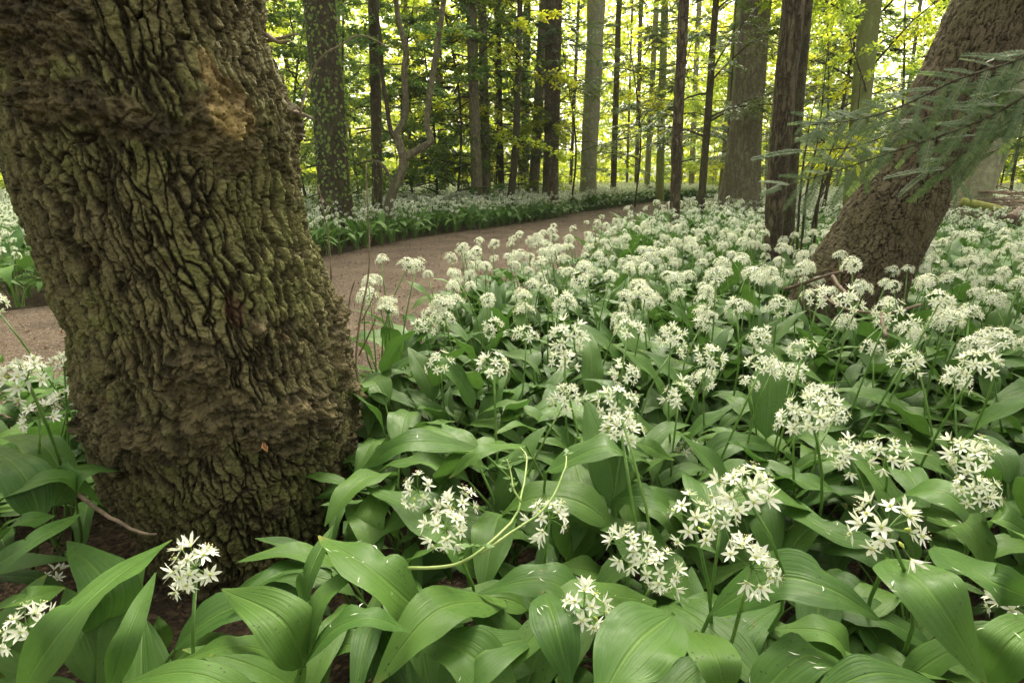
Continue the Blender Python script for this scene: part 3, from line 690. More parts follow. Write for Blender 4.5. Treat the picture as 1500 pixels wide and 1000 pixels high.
# ------------------------------------------------------------ wild garlic
def width_fn(t, shape=1.0):
    return np.clip(np.sin(np.pi * np.clip(t, 0, 1) ** (.80 * shape)), 0, 1) ** .85 * (1 - .12 * t)
def leaf_sheet(blade, W, nw=6, nl=None, fold=.18, wave=.05, seed=0, sidev=None, petiole=None, roll=0., cup=0):
    """blade: spine points (k,3) from base to tip; W half width in metres"""
    rs = np.random.RandomState(seed)
    k = len(blade); T = np.gradient(blade, axis=0); T /= np.linalg.norm(T, axis=1)[:, None] + 1e-9
    up = np.array([0, 0, 1.])
    if sidev is None:
        ch = blade[-1] - blade[0]; ch[2] = 0
        if np.linalg.norm(ch) < 1e-3: ch = np.array([1., 0, 0])
        sidev = np.cross(ch / np.linalg.norm(ch), up)
    S_ = sidev[None, :] - T * (T @ sidev)[:, None]; S_ /= np.linalg.norm(S_, axis=1)[:, None]
    Nn = np.cross(S_, T)
    rl = roll + np.linspace(0, rs.uniform(-.25, .25), k); c_, s2 = np.cos(rl)[:, None], np.sin(rl)[:, None]
    S_, Nn = S_ * c_ + Nn * s2, Nn * c_ - S_ * s2
    t = np.linspace(0, 1, k); wv = np.maximum(width_fn(t, rs.uniform(.92, 1.12)) * W, .0008)
    u = np.linspace(-1, 1, nw + 1)
    ph = rs.rand(2) * 6.28; fr = rs.uniform(1.6, 3.2, 2)
    V = np.zeros((k, nw + 1, 3)); UV = np.zeros((k, nw + 1, 2))
    for j, uu in enumerate(u):
        au = abs(uu); sg = 0 if uu < 0 else 1
        hgt = fold * (au * 1.0 - .55 * au * au) * wv + wave * W * 1.6 * au ** 2 * np.sin(t * fr[sg] * 6.28 + ph[sg]) * np.sin(np.pi * t) - cup * wv * au * au
        V[:, j] = blade + S_ * (uu * wv)[:, None] * (1 - .08 * au) + Nn * hgt[:, None]
        UV[:, j, 0] = .5 + .5 * uu; UV[:, j, 1] = t
    nc = nw + 1; i = np.arange(k - 1)[:, None] * nc; j = np.arange(nw)[None, :]
    Q_ = np.stack([i + j, i + j + 1, i + nc + j + 1, i + nc + j], -1).reshape(-1, 4)
    mb = MB(); mb.add(V.reshape(-1, 3), Q_, None, 0, UV.reshape(-1, 2))
    if petiole is not None:
        V_, Qp, Tp = tube(petiole, np.linspace(.0026, .0018, len(petiole)), 5, False); mb.add(V_, Qp, Tp, 1)
    return mb
def arch(Lp, Lb, e0, e1, e2, bend, nl, npet=5):
    """spine in the local xz plane: petiole Lp, blade Lb, elevations in degrees"""
    n = npet + nl; s = np.concatenate([np.linspace(0, Lp, npet, endpoint=False), np.linspace(Lp, Lp + Lb, nl)])
    tt = np.clip((s - Lp) / Lb, -1, 1)
    el = np.where(s < Lp, e0 + (e1 - e0) * (s / Lp) ** 2, e1 + (e2 - e1) * np.clip(tt, 0, 1) ** .9)
    el = np.radians(el); yb = bend * np.clip(tt, 0, 1) ** 2 * Lb
    ds = np.diff(s, prepend=0); x = np.cumsum(np.cos(el) * ds); z = np.cumsum(np.sin(el) * ds)
    P_ = np.stack([x, yb, z], 1)
    return P_[:npet + 1], P_[npet:]
LV = {0: [], 1: [], 2: []}; LV0P = []
rs = np.random.RandomState(12)
for i in range(16):
    Lp = rs.uniform(.10, .17); Lb = rs.uniform(.15, .21); W = rs.uniform(.021, .034); e0 = rs.uniform(68, 86); e1 = rs.uniform(38, 66); e2 = rs.uniform(-62, -8); bd_ = rs.uniform(-.14, .14)
    if i % 5 == 4: e1, e2 = 72, rs.uniform(0, 40)
    for lod, (nl, nw) in enumerate(((14, 6), (7, 2), (5, 2))):
        pe, bl = arch(Lp, Lb, e0, e1, e2, bd_, nl, 4)
        mb = leaf_sheet(bl, W, nw, seed=i, petiole=pe if lod < 2 else None, sidev=np.array([0, -1., 0]), roll=rs.uniform(-.3, .3) if lod == 0 else 0, fold=.30, wave=.10)
        if lod == 0: LV[0].append(mb.mesh('garlic_leaf', [LEAF, STEM])); LV0P.append(mb.pack())
        else: LV[lod].append(mb.pack())
# flower parts
def floret_mb(L=.0098, w_=.0018, hi=True, seed=0, closed=0.):
    mb = MB(); rs = np.random.RandomState(seed)
    for k in range(6):
        a = k * np.pi / 3 + rs.uniform(-.16, .16); l_ = L * rs.uniform(.9, 1.12); up = rs.uniform(.1, .38) + closed; tw = rs.uniform(-.3, .3)
        ca, sa = math.cos(a), math.sin(a)
        def pt(r, s, z): return (ca * r - sa * s, sa * r + ca * s, z)
        z1, z2, z3 = l_ * .3 * (up + .15), l_ * .7 * up * .9, l_ * up * .8
        if hi:
            f_ = w_ * .45
            V_ = [pt(0, 0, 0), pt(l_ * .32, -w_ * .85, z1 + tw * w_), pt(l_ * .32, 0, z1 - f_), pt(l_ * .32, w_ * .85, z1 - tw * w_), pt(l_ * .68, -w_ * .8, z2 + tw * w_), pt(l_ * .68, 0, z2 - f_ * .7), pt(l_ * .68, w_ * .8, z2 - tw * w_), pt(l_, 0, z3)]
            mb.add(V_, [(1, 2, 5, 4), (2, 3, 6, 5)], [(0, 2, 1), (0, 3, 2), (4, 5, 7), (5, 6, 7)], 0)
        else:
            mb.add([pt(0, 0, 0), pt(l_ * .45, -w_ * 1.15, z1 * 1.3), pt(l_, 0, z3), pt(l_ * .45, w_ * 1.15, z1 * 1.3)], [(0, 1, 2, 3)], None, 0)
    if hi:
        o_ = .0017; V_ = [(o_, 0, .0015), (0, o_, .0015), (-o_, 0, .0015), (0, -o_, .0015), (0, 0, .0036), (0, 0, -.001)]
        mb.add(V_, None, [(0, 1, 4), (1, 2, 4), (2, 3, 4), (3, 0, 4), (1, 0, 5), (2, 1, 5), (3, 2, 5), (0, 3, 5)], 1)
        for k in range(6):
            a = (k + .5) * np.pi / 3 + rs.uniform(-.2, .2); r_ = L * .36; ca, sa = math.cos(a), math.sin(a); zt = L * .5
            mb.add([(ca * .001 - sa * .0002, sa * .001 + ca * .0002, .001), (ca * .001 + sa * .0002, sa * .001 - ca * .0002, .001), (ca * r_, sa * r_, zt)], None, [(0, 1, 2)], 0)
            q_ = .0005; mb.add([(ca * r_ + q_, sa * r_, zt), (ca * r_, sa * r_ + q_, zt), (ca * r_ - q_, sa * r_ - q_, zt), (ca * r_, sa * r_, zt + q_ * 2)], None, [(0, 1, 3), (1, 2, 3), (2, 0, 3)], 2)
    return mb
ANTHER = simple('anther', (.62, .55, .3), .6, .2)
FLO = [floret_mb(seed=i, L=random.uniform(.0092, .0108)).mesh('floret', [PETAL, OVARY, ANTHER]) for i in range(7)] + [floret_mb(seed=20 + i, closed=.9).mesh('floret', [PETAL, OVARY, ANTHER]) for i in range(2)]
FLO_LO = [floret_mb(hi=False, seed=i, L=.0105, w_=.0016).pack() for i in range(5)]
def umbel_dirs(seed, n, low=-.25):
    rs = np.random.RandomState(seed); o = []
    for i in range(n):
        z = 1 - (1 - low) * ((i + .5) / n) ** .85; a = i * 2.39996 + rs.uniform(-.35, .35); r_ = math.sqrt(max(0, 1 - z * z))
        d = Vector((r_ * math.cos(a), r_ * math.sin(a), z)) + Vector(rs.uniform(-.16, .16, 3)); d.normalize()
        o.append((d, rs.uniform(.016, .0255), rs.randint(0, 9), rs.uniform(0, 6.28)))
    return o
def align(d, spin): return d.to_track_quat('Z', 'Y').to_matrix().to_4x4() @ Matrix.Rotation(spin, 4, 'Z')
UMB = []      # (pedicel mesh, floret matrices) for the near plants
for i in range(8):
    n = [12, 13, 16, 18, 14, 10, 16, 20][i]; dr = umbel_dirs(60 + i, n, [-.1, -.3, -.35, -.2, .1, -.2, -.4, -.3][i]); mb = MB()
    for d, l_, v_, sp in dr:
        mid = d * l_ * .5 + Vector((0, 0, .0015)); V_, Q_, T_ = tube([(0, 0, 0), mid, d * l_], [.00055, .00045, .0005], 4, False); mb.add(V_, Q_, T_, 0)
    if i % 2 == 0: # papery spathe under the umbel
        V_ = [(0, 0, 0), (.003, .004, -.003), (.002, .014, -.009), (-.003, .004, -.002)]; mb.add(V_, [(0, 1, 2, 3)], None, 1)
    for b_ in range(i % 3): # closed green buds
        d = dr[-1 - b_ * 3][0]; c_ = d * .015 + Vector((0, 0, .003)); V_, Q_, T_ = tube([c_ - d * .003, c_, c_ + d * .003], [.0004, .0018, .0004], 5); mb.add(V_, Q_, T_, 2)
    UMB.append((mb.mesh('umbel', [STEM, PETAL, OVARY]), [(Matrix.Translation(d * l_) @ align((d + Vector((0, 0, .15))).normalized(), sp), v_) for d, l_, v_, sp in dr]))
def umbel_lo(seed, n, scale=1.0, simple_=False):
    mb = MB()
    rr_ = random.Random(seed)
    for d, l_, v_, sp in umbel_dirs(seed, n, -.12):
        if rr_.random() < .15: continue
        l_ *= rr_.uniform(.75, 1.2)
        mb.add_raw(FLO_LO[v_ % 5], Matrix.Translation(d * l_ * scale) @ align(d, sp) @ Matrix.Scale(scale, 4))
    mb.add([(0, 0, 0)] + [(math.cos(a) * .014, math.sin(a) * .014, .008) for a in np.linspace(0, 6.28, 7)[:6]], None, [(0, 1 + k, 1 + (k + 1) % 6) for k in range(6)], 1)
    return mb
UMB_HI = []
FLO_P = [floret_mb(seed=i, L=.0098).pack() for i in range(5)]
for i in range(6):
    mb = MB()
    for d, l_, v_, sp in umbel_dirs(140 + i, 13 + i * 2, [-.1, .1, -.3, 0, -.2, .2][i]):
        mb.add_raw(FLO_P[v_ % 5], Matrix.Translation(d * l_) @ align((d + Vector((0, 0, .15))).normalized(), sp))
        V_, Q_, T_ = tube([(0, 0, 0), d * l_], [.0006, .0005], 3, False); mb.add(V_, Q_, T_, 3)
    UMB_HI.append(mb.mesh('umbel', [PETAL, OVARY, ANTHER, STEM]))
UMB_LO = []
for i in range(6): UMB_LO.append(umbel_lo(90 + i, 15 + i * 2).mesh('umbel', [PETAL, STEM]))
def stem_pts(bend): return [(bend * math.sin(math.pi * s) * .5, 0, s) for s in np.linspace(0, 1, 7)]
STEMS = []
for i, b_ in enumerate((.03, -.05, .08, .12, .0)):
    V_, Q_, T_ = tube(stem_pts(b_), np.linspace(.0024, .0015, 7), 6); mb = MB(); 
    V_[:, 2] = V_[:, 2]; mb.add(V_, Q_, T_); STEMS.append(mb.mesh('flower_stem', [STEM]))

PLANTCOUNT = [0]; LEAF_FOR_PETALS = []
def add_stem_umbel(e, base, head, rng_, dist, tilt=None, scale=1.0):
    """a stem from base to head (both relative to the plant) with an umbel on top"""
    v = head - base; L_ = v.length
    M = Matrix.Translation(base) @ align(v.normalized(), rng_.uniform(0, 6.28)) @ Matrix.Diagonal((1, 1, L_, 1))
    part('flower_stem', rng_.choice(STEMS), e, M=M)
    d = (v.normalized() * .8 + Vector((rng_.uniform(-.55, .55), rng_.uniform(-.55, .55) - .1, .35))).normalized() if tilt is None else tilt
    MU = Matrix.Translation(head) @ align(d, rng_.uniform(0, 6.28)) @ Matrix.Scale(scale, 4)
    if dist < 1.25:
        me, fl = rng_.choice(UMB); u = part('umbel', me, e, M=MU)
        for fm, v_ in fl:
            part('floret', FLO[v_], u, M=fm)
    else:
        part('umbel', rng_.choice(UMB_HI), e, M=MU)
def leaf_M(rng_, az, s, tilt=0.): 
    return Matrix.Translation((rng_.uniform(-.02, .02), rng_.uniform(-.02, .02), 0)) @ Matrix.Rotation(az, 4, 'Z') @ Matrix.Rotation(tilt, 4, 'Y') @ Matrix.Diagonal((s, s * rng_.uniform(.9, 1.1), s, 1))
def generic_plant(x, y, rng_, label, group, nu, s=1.0, nl=None, hmul=1.0):
    e = thing('wild_garlic', label, 'plant', (x, y, 0), group)
    nl = nl or rng_.randint(5, 8); a0 = rng_.uniform(0, 6.28)
    for i in range(nl):
        part('leaf', rng_.choice(LV[0]), e, M=leaf_M(rng_, a0 + i * 2.4 + rng_.uniform(-.3, .3), s * rng_.uniform(.8, 1.15), rng_.uniform(-.12, .12)))
    for i in range(nu):
        b = Vector((rng_.uniform(-.02, .02), rng_.uniform(-.02, .02), 0)); H = rng_.uniform(.25, .385) * hmul
        hd = b + Vector((rng_.uniform(-.09, .09), rng_.uniform(-.09, .09), H))
        add_stem_umbel(e, b, hd, rng_, math.hypot(x, y), scale=rng_.uniform(.72, 1.1))
    return e

# --- key plants of the foreground: placed umbels and leaves
def key_leaf(e, pts, Wpx, roll=0., seed=0, fold=.22, wave=.08, pet=True, label=None, extra=None):
    """pts: (px, py, height above ground)"""
    P_ = [on_z(a, b, c) for a, b, c in pts]; bl = spline(P_, 20)
    mid = P_[len(P_) // 2]; dep = mid.y * cP + (CH - mid.z) * sP; W = Wpx / 2 / FPX * dep
    loc = np.array(e.location); pe = None
    if pet:
        b0 = np.array([e.location.x, e.location.y, 0]) + np.array([random.uniform(-.02, .02), random.uniform(-.02, .02), 0])
        tdir = bl[0] - bl[1]; tdir = tdir / np.linalg.norm(tdir)
        m_ = (b0 + bl[0]) / 2 + tdir * .03; pe = spline([b0, m_, bl[0]], 7) - loc
    mb = leaf_sheet(bl - loc, W, 8, fold=fold, wave=wave, seed=seed, petiole=pe, roll=roll)
    o = part('leaf', mb.mesh('key_leaf', [LEAF, STEM]), e, label=label)
    LEAF_FOR_PETALS.append((bl, W)); return o
def key_plant(px, py, label, heads=(), leaves=(), seed=0):
    b = on_z(px, py, 0); e = thing('wild_garlic', label, 'plant', b); k = random.Random(seed)
    for h_ in heads:
        x, y, size = h_[:3]; dep = FPX * .052 / size; hd = at_depth(x, y, dep)
        tl = None
        if len(h_) > 3: tl = Vector(h_[3]).normalized()
        add_stem_umbel(e, Vector((k.uniform(-.015, .015), k.uniform(-.015, .015), 0)), hd - b - (Vector((0, 0, 1)) if tl is None else tl) * .012, k, .5, tilt=tl, scale=.92)
    for i, lf in enumerate(leaves):
        key_leaf(e, lf[0], lf[1], roll=lf[2] if len(lf) > 2 else 0, seed=seed * 10 + i)
    return e
KP = []
def kp(*a, **k): KP.append(key_plant(*a, **k)); return KP[-1]
kp(400, 1130, 'garlic plant with one umbel leaning left over the foot of the big trunk', [(270, 826, 88, (-.6, -.5, .8))],
   [([(446, 975, .20), (410, 905, .25), (325, 862, .25)], 95, .15), ([(436, 968, .18), (340, 945, .23), (240, 978, .20)], 62, -.2), ([(445, 965, .2), (468, 885, .25), (545, 806, .26)], 52, .3), ([(440, 985, .2), (485, 925, .25), (545, 905, .26), (603, 926, .23)], 78, .1)], 1)
kp(60, 1120, 'garlic plant with a broad leaf slanting up across the bottom left corner', [],
   [([(20, 1030, .27), (85, 930, .33), (165, 850, .34), (252, 790, .30)], 96, .25), ([(160, 1010, .2), (190, 925, .25), (228, 838, .25)], 46, .1), ([(400, 1040, .22), (280, 985, .26), (150, 1010, .22)], 58, 0)], 2)
kp(20, 960, 'garlic plant with a small white umbel at the left edge of the frame', [(57, 851, 56, (-.5, -.3, .8))], [([(150, 935, .12), (160, 860, .2), (98, 792, .2)], 88, .2), ([(-40, 850, .22), (40, 798, .27), (118, 752, .25)], 48, .1), ([(-30, 900, .2), (30, 880, .24), (95, 860, .22)], 50, .1)], 3)
kp(95, 800, 'tall garlic plant with a loose umbel before the path left of the big trunk', [(35, 538, 76), (92, 528, 48)], [([(60, 760, .22), (30, 690, .27), (-40, 640, .26)], 70, 0), ([(110, 730, .2), (60, 650, .26), (-10, 640, .24)], 55), ([(80, 740, .2), (120, 690, .26), (180, 690, .2)], 60)], 4)
kp(45, 830, 'garlic plant with spreading white umbels and long arching leaves at the left edge', [(55, 598, 62), (100, 575, 48)], [([(-30, 760, .2), (30, 715, .26), (100, 700, .26), (150, 740, .2)], 50), ([(-30, 820, .2), (20, 770, .26), (80, 755, .25)], 50)], 5)
kp(690, 960, 'garlic plant with two white umbels between the big trunk and the lying green stalk', [(612, 706, 62), (648, 768, 76, (-.2, -.5, .9)), (668, 735, 70, (0, -.4, .9))],
   [([(735, 850, .12), (650, 765, .17), (535, 712, .18)], 130, -.1), ([(740, 880, .16), (640, 895, .23), (545, 1005, .2)], 92, .1)], 6)
kp(815, 940, 'garlic plant with one small round umbel on a straight stem at bottom centre', [(806, 752, 74, (0, -.5, .9))], [([(798, 868, .27), (815, 920, .28), (836, 1005, .25)], 86, 0), ([(890, 905, .16), (800, 850, .21), (700, 868, .19)], 88, .1), ([(850, 820, .1), (870, 760, .16), (860, 700, .15)], 70)], 7)
kp(900, 1010, 'garlic plant with a drooping umbel and a long diagonal leaf right of bottom centre', [(921, 796, 74, (-.3, -.4, .8)), (975, 838, 72, (.2, -.7, .6))],
   [([(1010, 885, .12), (940, 800, .16), (855, 742, .17)], 112, -.15), ([(985, 900, .3), (930, 945, .31), (875, 1030, .3)], 140, .1), ([(960, 880, .16), (850, 880, .2), (700, 1010, .17)], 80, .1)], 8)
kp(1030, 1010, 'garlic plant with a dense cluster of large umbels right of bottom centre', [(1015, 742, 88), (1092, 700, 98), (1065, 755, 70, (.2, -.5, .8)), (1118, 828, 92, (.6, -.6, .7))],
   [([(1020, 925, .25), (1050, 965, .27), (1065, 1030, .24)], 86, .1), ([(1040, 900, .2), (1130, 848, .25), (1215, 862, .26), (1290, 908, .22)], 108, -.1), ([(1090, 720, .12), (1150, 700, .2), (1210, 720, .2)], 60)], 9)
kp(1285, 1000, 'garlic plant with a large flat umbel on an upright stem at the lower right', [(1304, 754, 104), (1220, 800, 0.1)][:1], [([(1300, 818, .28), (1365, 870, .3), (1445, 1000, .24)], 118, -.1), ([(1120, 705, .15), (1190, 765, .2), (1290, 800, .2)][::-1], 60), ([(1370, 800, .22), (1440, 845, .26), (1520, 880, .24)], 92)], 10)
kp(1500, 1020, 'garlic plant cut by the right edge with one star shaped umbel', [(1497, 886, 78, (-.3, -.5, .6))], [([(1440, 1000, .2), (1480, 940, .25), (1540, 900, .24)], 80), ([(1195, 1020, .26), (1290, 985, .28), (1400, 1015, .25)], 70)], 11)
kp(1400, 900, 'garlic plant with two loose umbels on slanting stems at the right edge', [(1425, 655, 72), (1440, 712, 68, (.2, -.5, .8)), (1395, 690, 44)], [([(1450, 860, .15), (1420, 770, .22), (1330, 745, .2)], 80), ([(1420, 800, .15), (1460, 760, .22), (1520, 790, .2)], 70)], 12)
kp(1270, 850, 'garlic plant with a row of three white umbels level with each other at right', [(1245, 655, 64), (1300, 650, 66), (1330, 668, 42)], [([(1290, 740, .18), (1380, 720, .24), (1460, 800, .2)], 80, -.1), ([(1250, 740, .15), (1190, 705, .2), (1137, 715, .18)], 50)], 13)
kp(1190, 850, 'garlic plant with a very tall straight stem carrying a cream umbel', [(1190, 590, 72), (1165, 608, 62), (1225, 600, 48)], [([(1200, 760, .15), (1130, 720, .22), (1040, 740, .2)], 70)], 14)
kp(840, 840, 'garlic plant with broad arching leaves in the middle of the foreground', [(845, 605, 30)], [([(800, 690, .24), (890, 655, .28), (943, 702, .23)], 78, -.1), ([(845, 640, .2), (925, 645, .26), (988, 674, .22)], 45), ([(700, 655, .22), (600, 648, .26), (530, 686, .21)], 58, .1), ([(770, 652, .25), (705, 662, .28), (658, 700, .24)], 38), ([(830, 820, .1), (850, 740, .18), (840, 670, .2)], 90)], 15)
kp(1010, 850, 'garlic plant with a lone small globe umbel above the dense cluster', [(1008, 658, 42)], [([(1010, 780, .12), (960, 730, .2), (890, 730, .18)], 70), ([(1040, 780, .12), (1100, 720, .18), (1160, 760, .15)], 60)], 16)
kp(590, 900, 'garlic plant with broad dark leaves against the right side of the big trunk', [], [([(620, 900, .2), (545, 835, .26), (466, 784, .26)], 112, -.1), ([(440, 905, .12), (450, 850, .2), (488, 768, .22)], 62, .2), ([(540, 830, .08), (540, 760, .16), (580, 700, .16)], 66, .1)], 17)
kp(235, 975, 'small single garlic leaf standing in bare soil at the foot of the trunk', [], [([(240, 955, .06), (236, 930, .1), (232, 902, .12)], 34, .1)], 18)
kp(1130, 1100, 'garlic plant with wide low leaves at the bottom edge right of centre', [], [([(1090, 1040, .18), (1180, 960, .22), (1260, 990, .18)], 90), ([(1260, 1010, .1), (1220, 930, .16), (1130, 920, .14)], 80), ([(1060, 1010, .1), (1090, 930, .14), (1150, 880, .14)], 70)], 19)
kp(700, 1130, 'garlic plant with broad leaves lying flat at the bottom centre edge', [], [([(760, 1060, .15), (690, 960, .2), (600, 930, .18)], 100), ([(640, 1050, .15), (700, 960, .2), (790, 930, .18)], 100), ([(760, 1040, .12), (800, 940, .16), (860, 900, .16)], 80)], 20)

# --- individually built plants over the near field
def blocked(x, y, m=0.):
    if (x - T1L[0]) ** 2 + (y - TY) ** 2 < (.23 + m) ** 2: return True
    if (x - LB[0] - .02) ** 2 + (y - LY) ** 2 < (.15 + m) ** 2: return True
    return False
ZL = [('garlic plant in the crowded bed at the left edge before the path', 'garlic plants left of the big trunk'),
      ('garlic plant with drooping leaves in the bare foreground leaf layer', 'leafy garlic plants filling the foreground'),
      ('garlic plant crowned with white umbels along the near edge of the path', 'garlic plants along the near path edge'),
      ('garlic plant with white umbels in the dense bed in front of the leaning tree', 'garlic plants in front of the leaning tree'),
      ('garlic plant with white umbels in the middle of the flower field', 'garlic plants in the middle of the field'),
      ('garlic plant with white umbels behind the leaning tree', 'garlic plants behind the leaning tree')]
def zone(x, y):
    px, py, dp = to_px((x, y, .3))
    if px < 200: return 0
    if py > 640: return 1
    if poly_y(NE, x) - y < .4: return 2
    if y > LY: return 5 if px > 1150 else 4
    if px > 1020: return 3
    return 4
rng = random.Random(21); pts = []
def sample(x0, x1, y0, y1, dist_fn, tries, ok):
    cell = {}; out = []
    for _ in range(tries):
        x = rng.uniform(x0, x1); y = rng.uniform(y0, y1)
        if not ok(x, y): continue
        d = dist_fn(x, y); k = (int(x // .25), int(y // .25)); good = True
        for a in (-1, 0, 1):
            for b in (-1, 0, 1):
                for q_ in cell.get((k[0] + a, k[1] + b), ()):
                    if (q_[0] - x) ** 2 + (q_[1] - y) ** 2 < d * d: good = False; break
                if not good: break
            if not good: break
        if good: cell.setdefault(k, []).append((x, y)); out.append((x, y))
    return out
keyxy = [(o.location.x, o.location.y) for o in KP]
def ok_near(x, y):
    if blocked(x, y): return False
    s = side(x, y)
    if s >= 0 and not (s == 0 and poly_y(NE, x) - y > -.02): return False
    if math.hypot(x, y) < .30 or y < .12: return False
    if any((a - x) ** 2 + (b - y) ** 2 < .005 for a, b in keyxy): return False
    # bare soil just at the foot of the trunk
    if abs(x - T1L[0] - .04) < .26 and y < TY and y > .44: return False
    return True
cand = sample(-3.4, 5.2, .1, 6.5, lambda x, y: .118 if y < 1.2 else .108, 60000, ok_near)
def vis(x, y, m=160):
    px, py, dp = to_px((x, y, .2)); return dp > 0 and -m < px < 1500 + m and py < 1000 + 2.2 * m
def size_(c): return math.hypot(c[0], c[1])
inview = sorted([c for c in cand if vis(*c)], key=size_)
indiv = inview[:300 - len(KP)]; iset = set(indiv)
R_IND = size_(indiv[-1])
for x, y in indiv:
    z = zone(x, y); px, py, dp = to_px((x, y, .33))
    nlz = rng.randint(5, 8)
    if z == 1:
        nlz = rng.randint(7, 9)
        nu = 0 if rng.random() < .8 else 1; s = .74 if py > 720 else .86
    elif z == 0: nu = rng.choice((0, 1, 1)); s = .85; nu = nu if px < 110 else 0
    else: nu = rng.choice((1, 1, 2, 2, 3, 3)); s = .95
    if z == 3 or z == 2: nu = rng.choice((1, 2, 2, 3))
    if 110 < px < 590 and math.hypot(x, y) < 1.25: nu = 0
    generic_plant(x, y, rng, ZL[z][0], ZL[z][1], nu, s, nl=nlz, hmul=.92 if z == 1 else 1.0)

# --- the rest of the carpet: instanced clumps, uncountable
def clump_mesh(seed, R_=.0, n=1, lod=1, nu=(1, 3), lpp=6, hs=1.0):
    rs = random.Random(seed); mb = MB()
    for c in range(n):
        a = rs.uniform(0, 6.28); r_ = R_ * math.sqrt(rs.random()); B = Matrix.Translation((math.cos(a) * r_, math.sin(a) * r_, 0))
        a0 = rs.uniform(0, 6.28)
        for i in range(lpp):
            mb.add_raw(rs.choice(LV[lod]), B @ leaf_M(rs, a0 + i * 2.4, rs.uniform(.8, 1.15)))
        for i in range(rs.randint(*nu)):
            hd = Vector((rs.uniform(-.08, .08), rs.uniform(-.08, .08), rs.uniform(.24, .38) * hs))
            V_, Q_, T_ = tube([(0, 0, 0), hd * .5, hd], [.0022, .002, .0016], 4 if lod == 1 else 3, False)
            A = np.array(B); mb.add(V_ @ A[:3, :3].T + A[:3, 3], Q_, T_, 1)
            U = umbel_lo(rs.randint(0, 40), rs.randint(11, 18) if lod == 1 else 9, rs.uniform(.62, 1.0) if lod == 1 else 1.15).pack()
            V2, Q2_, T2, mq, mt, UU = U
            U = (V2, Q2_, T2, [2] * len(mq), [1] * len(mt), UU)
            mb.add_raw(U, B @ Matrix.Translation(hd) @ Matrix.Rotation(rs.uniform(-.7, .7), 4, 'X') @ Matrix.Rotation(rs.uniform(-.7, .7), 4, 'Y'))
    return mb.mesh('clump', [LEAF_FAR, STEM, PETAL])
def proto_collection(name, meshes):
    c = bpy.data.collections.new(name)
    for i, m_ in enumerate(meshes): c.objects.link(bpy.data.objects.new('%s_%02d' % (name, i), m_))
    return c
def scatter(name, label, cat, pts, coll, nproto, smin=.85, smax=1.15, tilt=.06, kind='stuff', scales=None):
    n = len(pts); me = bpy.data.meshes.new(name); me.vertices.add(n); me.vertices.foreach_set('co', np.array(pts, np.float32).ravel())
    rs = np.random.RandomState(n)
    a = me.attributes.new('rot', 'FLOAT_VECTOR', 'POINT'); a.data.foreach_set('vector', np.stack([rs.uniform(-tilt, tilt, n), rs.uniform(-tilt, tilt, n), rs.uniform(0, 6.28, n)], 1).astype(np.float32).ravel())
    a = me.attributes.new('scl', 'FLOAT', 'POINT'); a.data.foreach_set('value', (rs.uniform(smin, smax, n) if scales is None else np.array(scales)).astype(np.float32))
    a = me.attributes.new('idx', 'INT', 'POINT'); a.data.foreach_set('value', rs.randint(0, nproto, n).astype(np.int32))
    o = thing(name, label, cat, me=me, kind=kind)
    g = bpy.data.node_groups.new(name, 'GeometryNodeTree'); g.interface.new_socket('Geometry', in_out='INPUT', socket_type='NodeSocketGeometry'); g.interface.new_socket('Geometry', in_out='OUTPUT', socket_type='NodeSocketGeometry')
    gi = g.nodes.new('NodeGroupInput'); go_ = g.nodes.new('NodeGroupOutput'); ip = g.nodes.new('GeometryNodeInstanceOnPoints'); ci = g.nodes.new('GeometryNodeCollectionInfo')
    ci.inputs[0].default_value = coll; ci.inputs['Separate Children'].default_value = True; ci.inputs['Reset Children'].default_value = True
    def att(nm, ty):
        x = g.nodes.new('GeometryNodeInputNamedAttribute'); x.data_type = ty; x.inputs[0].default_value = nm; return next(s for s in x.outputs if s.enabled)
    L_ = g.links; L_.new(gi.outputs[0], ip.inputs['Points']); L_.new(ci.outputs[0], ip.inputs['Instance']); ip.inputs['Pick Instance'].default_value = True
    L_.new(att('idx', 'INT'), ip.inputs['Instance Index']); L_.new(att('scl', 'FLOAT'), ip.inputs['Scale'])
    er = g.nodes.new('FunctionNodeEulerToRotation'); L_.new(att('rot', 'FLOAT_VECTOR'), er.inputs[0]); L_.new(er.outputs[0], ip.inputs['Rotation'])
    L_.new(ip.outputs[0], go_.inputs[0])
    md = o.modifiers.new('scatter', 'NODES'); md.node_group = g
    return o
C1 = proto_collection('clump', [clump_mesh(200 + i, nu=(1, 4), lpp=7) for i in range(9)])
C3 = proto_collection('bank_clump', [clump_mesh(260 + i, nu=(3, 6), lpp=7, hs=.95) for i in range(6)])
C2 = proto_collection('patch', [clump_mesh(300 + i, R_=.42, n=11, lod=2, nu=(2, 4), lpp=5) for i in range(6)])
rest = [(x, y, 0) for x, y in cand if (x, y) not in iset and size_((x, y)) > .6 and vis(x, y, 500)]
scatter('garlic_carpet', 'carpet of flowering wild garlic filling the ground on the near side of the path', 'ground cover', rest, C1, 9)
def under_mesh(seed):
    rs_ = random.Random(seed); mb_ = MB(); a0 = rs_.uniform(0, 6)
    for i_ in range(7): mb_.add_raw(rs_.choice(LV0P), leaf_M(rs_, a0 + i_ * 2.4, rs_.uniform(.75, 1.1), rs_.uniform(.0, .3)))
    return mb_.mesh('leaf_clump', [LEAF, STEM])
C0 = proto_collection('leaf_clump', [under_mesh(i) for i in range(8)])
def ok_under(x, y): return ok_near(x, y) and vis(x, y, 300) and math.hypot(x, y) < 2.6 and abs(poly_y(NE, x) - y) > .1
up_ = [(x, y, 0) for x, y in sample(-2.2, 2.8, .1, 2.6, lambda x, y: .085, 30000, ok_under)]
scatter('garlic_undergrowth', 'low garlic leaves crowded under the taller plants', 'ground cover', up_, C0, 8, .58, .8)
